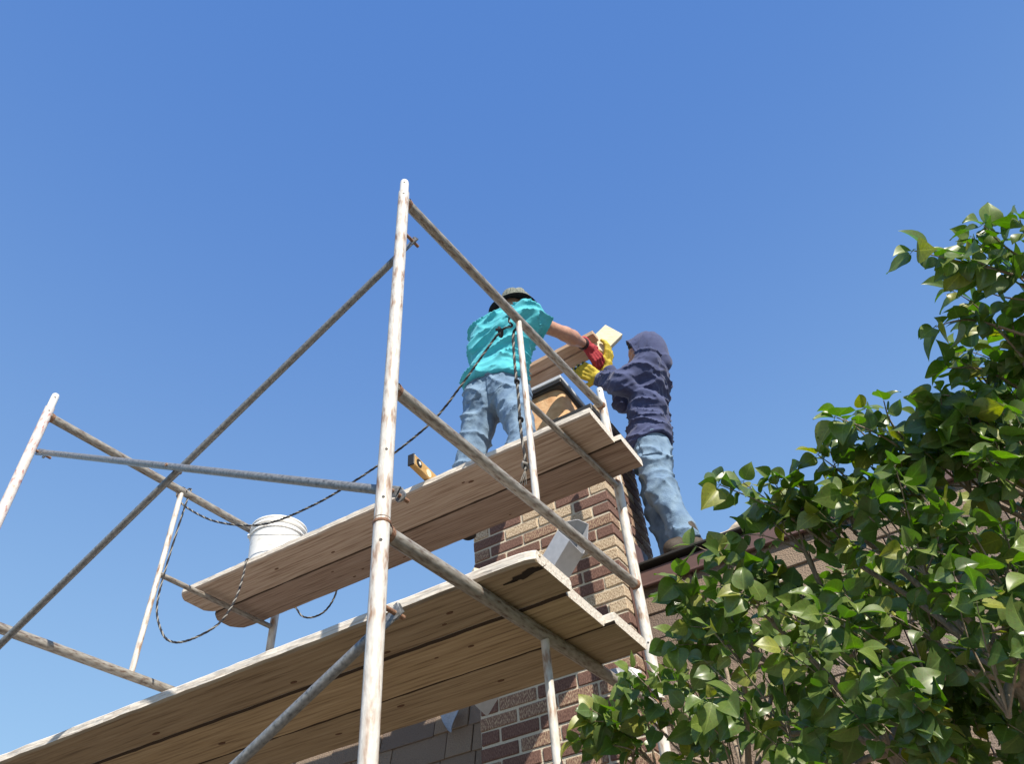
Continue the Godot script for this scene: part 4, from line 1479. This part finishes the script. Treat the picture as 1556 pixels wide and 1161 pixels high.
	f.extract(b, 0.003, [[hd + fwd * 0.072 + hup * 0.04, (fwd - hup * 0.22).normalized()], [hd + fwd * 0.056 + hup * 0.04, -(fwd - hup * 0.22).normalized()]])
	part("hood_seam", b, nv, hood)
	# jeans
	var jeans := [[hn + Vector3(0, 0.05, 0), hf + Vector3(0, 0.05, 0), 0.088, 0.088], [hn, hf, 0.112, 0.108], [hn, hn.lerp(kn, 0.5), 0.102, 0.09], [hn.lerp(kn, 0.5), kn, 0.09, 0.078], [kn, an + Vector3(0, -0.05, 0), 0.078, 0.07], [hf, kf, 0.098, 0.08], [kf, af + Vector3(0, -0.05, 0), 0.08, 0.07], [Vector3(0.085, 4.36, -2.12), Vector3(0.085, 4.32, -2.12), 0.05, 0.05]]
	f = Field.new()
	f.setup(jeans, 0.0075, 0.03)
	f.add(jeans, 0.035)
	f.fold(fn(504, 1.0, false, 1), 0.016, Vector3(2.6, 4.6, 3.0), Basis(Vector3(0, 0, 1), -0.75))
	f.fold(fn(505, 1.0, false, 1), 0.012, Vector3(3.2, 6.0, 3.5), Basis(Vector3(0, 0, 1), 0.6))
	f.fold(fn(506, 1.0, false, 2), 0.004, Vector3(9, 14, 9), Basis(Vector3(1, 0, 1).normalized(), 0.4))
	b = MB.new()
	f.extract(b, 0.0, [[Vector3(0, 3.675, 0), Vector3(0.1, -1, 0).normalized()]])
	var j := part("jeans", b, TEX.denim_m, p)
	b = MB.new()
	f.extract(b, 0.007, [[Vector3(0.0, 4.3, 0), Vector3(-1, -0.1, 0).normalized()], [Vector3(0.1, 4.3, 0), Vector3(1, 0.1, 0).normalized()], [Vector3(0.05, 4.385, 0), Vector3(0.1, 1, 0).normalized()], [Vector3(0.05, 4.25, 0), Vector3(-0.1, -1, 0).normalized()], [Vector3(0, 0, -2.12), Vector3(0, 0, -1)]])
	part("back_pocket", b, TEX.denim_m, j)
	b = MB.new()
	var seam := []
	for k in 14:
		var t := k / 13.0
		var q := hn.lerp(kn, t * 2.0) if t < 0.5 else kn.lerp(an, t * 2.0 - 1.0)
		var rr := lerpf(0.101, 0.072, t)
		seam.append(q + Vector3(0.02, 0, 1.0).normalized() * rr * 0.985)
	boot(p, an + Vector3(0, 0.0, 0), Vector3(-0.015, 3.61, -1.98), 3.618)
	boot(p, af, Vector3(-0.135, 3.61, -2.40), 3.618)
	# gloves
	var yel := mat(noise_tex(78, 0.04, [[0.0, 0.42, 0.3, 0.02], [1.0, 0.66, 0.52, 0.05]], 4), 0.75, Vector3.ONE * 6.0, TEX.weave, 0.4)
	var nb := hand_bones(wn, Vector3(-0.58, 0.62, 0.5), Vector3(-0.37, 0.6, -0.75), 1.0, [0.2, 0.45, 0.35], 0.0112, 1.1, 1.18)
	var g1 := glove("glove", nb, yel, p)
	g1.set_meta("label", "yellow work glove with black finger grips on the near hand")
	var tips := []
	for k in 4:
		tips.append(nb[1 + k * 4 + 3])
		tips.append(nb[1 + k * 4 + 2])
	tips.append(nb[-1])
	pads(tips, 0, Vector3(0.37, -0.6, 0.75), TEX.dark_m, g1, "finger_grip")
	var fb := hand_bones(wf, Vector3(0.049, 0.1, 0.015), Vector3(-0.5, 0.4, 0.1), 1.0, [0.25, 0.5, 0.4], 0.0112, 1.1, 1.15)
	var g2 := glove("glove", fb, yel, p)
	g2.set_meta("label", "yellow work glove behind the end block")
	for c in [[wn, en], [wf, ef]]:
		b = MB.new()
		var dd: Vector3 = (c[0] - c[1]).normalized()
		b.tube([c[0] - dd * 0.055, c[0] - dd * 0.045, c[0] - dd * 0.02, c[0] - dd * 0.012], [0.05, 0.052, 0.048, 0.04], 18)
		part("cuff", b, nv, sw)

# ---------------------------------------------------------------- bush
func leaf_mesh(sd: int) -> ArrayMesh:
	var r := RandomNumberGenerator.new()
	r.seed = sd
	var tt := [0.0, 0.03, 0.1, 0.2, 0.33, 0.48, 0.64, 0.8, 0.92, 1.0]
	var ww := [0.03, 0.2, 0.34, 0.41, 0.42, 0.37, 0.27, 0.14, 0.05, 0.004]
	var fold := r.randf_range(0.05, 0.55)
	var bend := r.randf_range(0.2, 1.4)
	var twist := r.randf_range(-0.5, 0.5)
	var wave := r.randf_range(0.0, 0.05)
	var ph := r.randf() * TAU
	var m := MB.new()
	var rows := []
	var pos := Vector3.ZERO
	var prev := 0.0
	for i in tt.size():
		var t: float = tt[i]
		var a := -bend * t * t * 0.9
		pos += Vector3(0, sin(a), -cos(a)) * (t - prev)
		prev = t
		var nrm := Vector3(0, cos(a), sin(a))
		var row := []
		for k in 7:
			var u := (k - 3) / 3.0
			var w: float = ww[i] * u
			var y := absf(w) * fold + wave * sin(t * 9.0 + ph + u * 2.0) * absf(u)
			var v := Vector3(w * cos(twist * t * 0.6), 0, 0) + nrm * (y + w * sin(twist * t))
			# heart-shaped base: the lobes reach back past the stalk
			if i <= 2:
				v += Vector3(0, 0, 0.05 * absf(u) * (1.0 - i / 3.0))
			row.append(pos + v)
		rows.append(row)
	m.grid(rows, false, true)
	# uv: u across, v along, as grid() gave them
	# stalk
	var st := MB.new()
	m.tube([Vector3(0, 0.0, 0.0), Vector3(0, 0.03, 0.12), Vector3(0, 0.09, 0.24)], [0.011, 0.011, 0.013], 5, false)
	return m.mesh()

func leaf_tex(base: Color, vein: Color, edge: Color, sd: int) -> ImageTexture:
	var im := Image.create(96, 160, false, Image.FORMAT_RGB8)
	var n := fn(sd, 0.05, false, 4)
	for y in 160:
		for x in 96:
			var u := absf(x / 95.0 - 0.5) * 2.0
			var v := y / 159.0
			var c := base.lerp(edge, clampf(0.5 + 0.9 * n.get_noise_2d(x, y), 0, 1))
			var side := fposmod(v * 7.0 - u * 1.6, 1.0)
			var k := maxf(smoothstep(0.10, 0.0, u) * 0.9, smoothstep(0.10, 0.0, absf(side - 0.5)) * 0.45 * (1.0 - 0.5 * u))
			c = c.lerp(vein, k)
			var sp := n.get_noise_2d(x * 1.7 + 300.0, y * 1.7)
			c = c.lerp(Color(0.16, 0.1, 0.035), smoothstep(0.38, 0.5, sp) * 0.8)
			im.set_pixel(x, y, c.linear_to_srgb())
	return ImageTexture.create_from_image(im)

func build_bush() -> void:
	var r := RandomNumberGenerator.new()
	r.seed = 77
	var bush := thing("lilac_bush", "leafy green bush with heart shaped leaves before the brown shingled wall", "bush", tf(Vector3.ZERO))
	var meshes := []
	for k in 12:
		meshes.append(leaf_mesh(900 + k))
	var mats := []
	var cols := [[0.135, 0.2, 0.05], [0.165, 0.235, 0.052], [0.1, 0.16, 0.048], [0.25, 0.28, 0.05]]
	for k in 4:
		var c: Array = cols[k]
		var m := StandardMaterial3D.new()
		m.albedo_texture = leaf_tex(Color(c[0], c[1], c[2]), Color(c[0] * 1.9, c[1] * 1.7, c[2] * 2.0), Color(c[0] * 1.25, c[1] * 1.2, c[2] * 1.1), 700 + k)
		m.roughness = [0.36, 0.4, 0.33, 0.42][k]
		m.metallic_specular = 0.6
		m.cull_mode = BaseMaterial3D.CULL_DISABLED
		m.backlight_enabled = true
		m.backlight = Color(0.72, 0.95, 0.10) if k != 3 else Color(0.9, 0.95, 0.12)
		mats.append(m)
	var bark := mat(noise_tex(79, 0.03, [[0.0, 0.16, 0.115, 0.08], [1.0, 0.44, 0.36, 0.28]], 4), 0.85, Vector3(9, 3, 9), TEX.fine, 0.6)
	var clumps := [[1.46, 2.86, -0.68, 0.12], [1.53, 2.9, -0.5, 0.1], [1.38, 2.83, -0.66, 0.1], [1.56, 2.82, -0.62, 0.12], [1.47, 2.36, -0.55, 0.13], [1.3, 2.3, -0.6, 0.1], [0.58, 2.75, -1.06, 0.15], [0.75, 2.66, -1.09, 0.16], [0.98, 2.76, -1.11, 0.16], [0.82, 2.51, -1.15, 0.16], [0.51, 2.46, -1.18, 0.15], [0.96, 2.36, -1.23, 0.17], [1.08, 2.43, -1.22, 0.17], [1.07, 2.67, -1.12, 0.16], [1.08, 2.30, -1.22, 0.16], [0.34, 2.58, -1.11, 0.13], [0.70, 2.33, -1.11, 0.15], [0.45, 2.74, -0.90, 0.09], [1.56, 3.01, -0.38, 0.11], [1.47, 2.96, -0.46, 0.11], [1.49, 2.94, -0.67, 0.13], [1.39, 2.91, -0.55, 0.07], [1.26, 2.77, -0.62, 0.12], [1.37, 2.68, -0.63, 0.13], [1.12, 2.80, -0.51, 0.10], [0.96, 2.74, -0.56, 0.11], [1.07, 2.54, -0.44, 0.13], [1.19, 2.46, -0.46, 0.12], [1.22, 2.34, -0.49, 0.12], [0.84, 2.70, -0.51, 0.10], [0.70, 2.59, -0.55, 0.12], [0.85, 2.49, -0.51, 0.14], [0.98, 2.34, -0.46, 0.14], [1.09, 2.24, -0.44, 0.14], [0.58, 2.53, -0.62, 0.10], [0.66, 2.35, -0.55, 0.14], [0.84, 2.25, -0.47, 0.14], [0.31, 2.44, -0.78, 0.13], [0.15, 2.43, -0.81, 0.09], [0.47, 2.30, -0.68, 0.12], [0.69, 2.18, -0.53, 0.12], [0.94, 2.14, -0.47, 0.15], [1.70, 2.60, -0.85, 0.20], [1.50, 2.55, -0.85, 0.18], [1.75, 2.40, -0.95, 0.20], [1.40, 2.30, -0.85, 0.20], [1.00, 2.62, -0.95, 0.18], [1.25, 2.70, -0.95, 0.18], [1.50, 2.72, -1.00, 0.20], [1.15, 2.40, -1.05, 0.20], [0.85, 2.35, -1.05, 0.18], [1.45, 2.50, -1.08, 0.20], [0.60, 2.30, -1.08, 0.16], [1.65, 2.30, -1.05, 0.20], [1.20, 2.15, -0.95, 0.20], [0.70, 2.55, -0.98, 0.14], [1.40, 2.84, -0.85, 0.13], [1.60, 2.80, -0.85, 0.15], [1.23, 2.70, -0.53, 0.09], [1.12, 2.66, -0.56, 0.11], [1.30, 2.68, -0.49, 0.10], [1.35, 2.61, -0.49, 0.12], [1.29, 2.77, -0.47, 0.07], [0.94, 2.66, -0.58, 0.11], [1.59, 2.64, -0.47, 0.13]]
	var tips := [[1.46, 2.97, -0.24], [1.38, 2.99, -0.18], [1.35, 2.90, -0.34], [1.60, 3.02, -0.27], [1.34, 2.90, -0.50], [1.54, 3.06, -0.28], [1.18, 2.85, -0.45], [1.07, 2.83, -0.41], [1.28, 2.82, -0.46], [0.99, 2.80, -0.48], [0.80, 2.79, -0.45], [0.75, 2.79, -0.42], [0.88, 2.79, -0.50], [0.62, 2.71, -0.51], [0.54, 2.67, -0.57], [0.50, 2.64, -0.60], [0.42, 2.58, -0.69], [0.27, 2.52, -0.74], [0.15, 2.48, -0.72], [0.13, 2.46, -0.73], [0.14, 2.41, -0.78]]
	var root_at := Vector3(1.25, 0.0, -1.15)
	# main stems from the ground to the clumps
	var wood := MB.new()
	var leaves := []                       # [transform, mesh, material]
	var mains := [[1.45, 2.35, -0.7], [1.15, 2.25, -0.7], [0.85, 2.2, -0.75], [0.48, 2.2, -0.85], [1.7, 2.4, -0.8]]
	for mp in mains:
		var e := Vector3(mp[0], mp[1], mp[2])
		var s := root_at + Vector3(r.randf_range(-0.15, 0.15), 0, r.randf_range(-0.1, 0.1))
		var stem := MB.new()
		stem.tube(curve([s, s.lerp(e, 0.4) + Vector3(0.05, 0.12, -0.05), s.lerp(e, 0.75) + Vector3(0, 0.05, 0), e], 8), [0.024, 0.022, 0.021, 0.02, 0.019, 0.018, 0.017, 0.016, 0.015, 0.014, 0.013, 0.012], 8)
		part("stem", stem, bark, bush)
	var near_main := func(p: Vector3) -> Vector3:
		var best := Vector3.ZERO
		var bd := 1e9
		for mp in mains:
			var e := Vector3(mp[0], mp[1], mp[2])
			var d: float = p.distance_to(e)
			if d < bd:
				bd = d
				best = e
		return best
	var sun := SUN.normalized()
	var add_leaf := func(at: Vector3, d: Vector3, size: float) -> void:
		d = (d + Vector3(-0.1, -0.4, 0)).normalized()
		var nn: Vector3 = (Vector3(0.35, 0.25, 0.6) * 1.05 + Vector3(r.randf_range(-1, 1), r.randf_range(-0.8, 0.8), r.randf_range(-1, 1)) * 0.95).normalized()
		nn = (nn - d * nn.dot(d)).normalized()
		var x: Vector3 = nn.cross(-d).normalized()
		x = nn.cross(-d)
		var bs := Basis(x.normalized(), nn, -d).orthonormalized().scaled(Vector3.ONE * size)
		leaves.append([Transform3D(bs, at + d * size * 0.22), r.randi() % 12, [0, 0, 0, 1, 1, 1, 2, 2, 2, 3][r.randi() % 10]])
	var twig := func(a: Vector3, b: Vector3, thick: float, leafed: float, big: float) -> void:
		var midp: Vector3 = a.lerp(b, 0.55) + Vector3(r.randf_range(-0.02, 0.02), r.randf_range(0.0, 0.04), r.randf_range(-0.02, 0.02))
		var pts := curve([a, midp, b], 7)
		wood.tube(pts, [thick, thick * 0.9, thick * 0.85, thick * 0.8, thick * 0.75, thick * 0.7, thick * 0.62, thick * 0.56, thick * 0.5, thick * 0.45, thick * 0.4, thick * 0.35, thick * 0.3], 6)
		var length := 0.0
		for i in range(1, pts.size()):
			length += pts[i].distance_to(pts[i - 1])
		var stp := 0.031
		var count := int(length * leafed / stp)
		var roll := r.randf() * TAU
		var d: Vector3 = (b - midp).normalized()
		var s1: Vector3 = d.cross(Vector3(0.2, 1, 0.3)).normalized()
		for i in count:
			var f := 1.0 - i * stp / length
			var at: Vector3 = pts[clampi(int(f * (pts.size() - 1)), 0, pts.size() - 1)]
			roll += PI / 2 + r.randf_range(-0.3, 0.3)
			for sg: float in [0.0, PI]:
				if r.randf() < 0.9:
					var out: Vector3 = s1.rotated(d, roll + sg + r.randf_range(-0.3, 0.3))
					add_leaf.call(at, out * 0.85 + d * r.randf_range(0.2, 0.7), big * r.randf_range(0.45, 1.2))
		add_leaf.call(b, d, big * r.randf_range(0.7, 1.0))
	for c in clumps:
		var ctr := Vector3(c[0], c[1], c[2])
		var rad: float = c[3]
		var hub: Vector3 = near_main.call(ctr)
		var base: Vector3 = ctr + Vector3(0.02, -rad * 0.7, -0.08)
		wood.tube(curve([hub, hub.lerp(base, 0.5) + Vector3(0, 0.03, -0.02), base], 6), [0.010, 0.0095, 0.009, 0.0085, 0.008, 0.0075, 0.007, 0.0065, 0.006], 7)
		for k in int((4 + rad * 19.0) * (0.7 if ctr.y > 2.82 else 1.0)):
			var dirv := Vector3(r.randf_range(-1, 1), r.randf_range(-0.35, 1.0), r.randf_range(-1, 1)).normalized()
			twig.call(base, ctr + dirv * rad * r.randf_range(0.55, 1.1), 0.0032, 0.8, 0.059)
	for t in tips:
		var tp := Vector3(t[0], t[1], t[2])
		var best := 1e9
		var from := Vector3.ZERO
		for c in clumps:
			var q := Vector3(c[0] + 0.08, c[1] - 0.08, c[2] - 0.08)
			var d := tp.distance_to(q)
			if d < best:
				best = d
				from = q
		twig.call(from, tp, 0.0045, 0.8, 0.064)
	part("twigs", wood, bark, bush).set_meta("kind", "stuff")
	# the leaves that show largest are objects of their own, the rest one mass
	var scored := []
	var view := Basis(Vector3(0.8203, -0.06697, -0.56799), Vector3(0.43765, 0.71284, 0.54801), Vector3(0.36819, -0.69812, 0.61406)).orthonormalized()
	for i in leaves.size():
		var o: Vector3 = leaves[i][0].origin
		var q := view.inverse() * (o - CAM)
		var inside := q.z < 0 and absf(q.x / -q.z) < 0.655 and absf(q.y / -q.z) < 0.49
		scored.append([q.length() + (0.0 if inside else 100.0), i])
	scored.sort_custom(func(a, b): return a[0] < b[0])
	var rest := []
	for k in scored.size():
		var L: Array = leaves[scored[k][1]]
		if k < 300:
			fast_part("leaf_%03d" % k, meshes[L[1]], mats[L[2]], bush, L[0])
		else:
			rest.append(L)
	var all := SurfaceTool.new()
	all.begin(Mesh.PRIMITIVE_TRIANGLES)
	var groups := [SurfaceTool.new(), SurfaceTool.new(), SurfaceTool.new(), SurfaceTool.new()]
	var am := ArrayMesh.new()
	for g in 4:
		groups[g].begin(Mesh.PRIMITIVE_TRIANGLES)
		var any := false
		for L in rest:
			if L[2] == g:
				groups[g].append_from(meshes[L[1]], 0, L[0])
				any = true
		if any:
			groups[g].commit(am)
	var mass := MeshInstance3D.new()
	mass.mesh = am
	for g in am.get_surface_count():
		mass.set_surface_override_material(g, mats[g])
	mass.name = "foliage"
	mass.set_meta("kind", "stuff")
	bush.add_child(mass)
	print("leaves ", leaves.size())
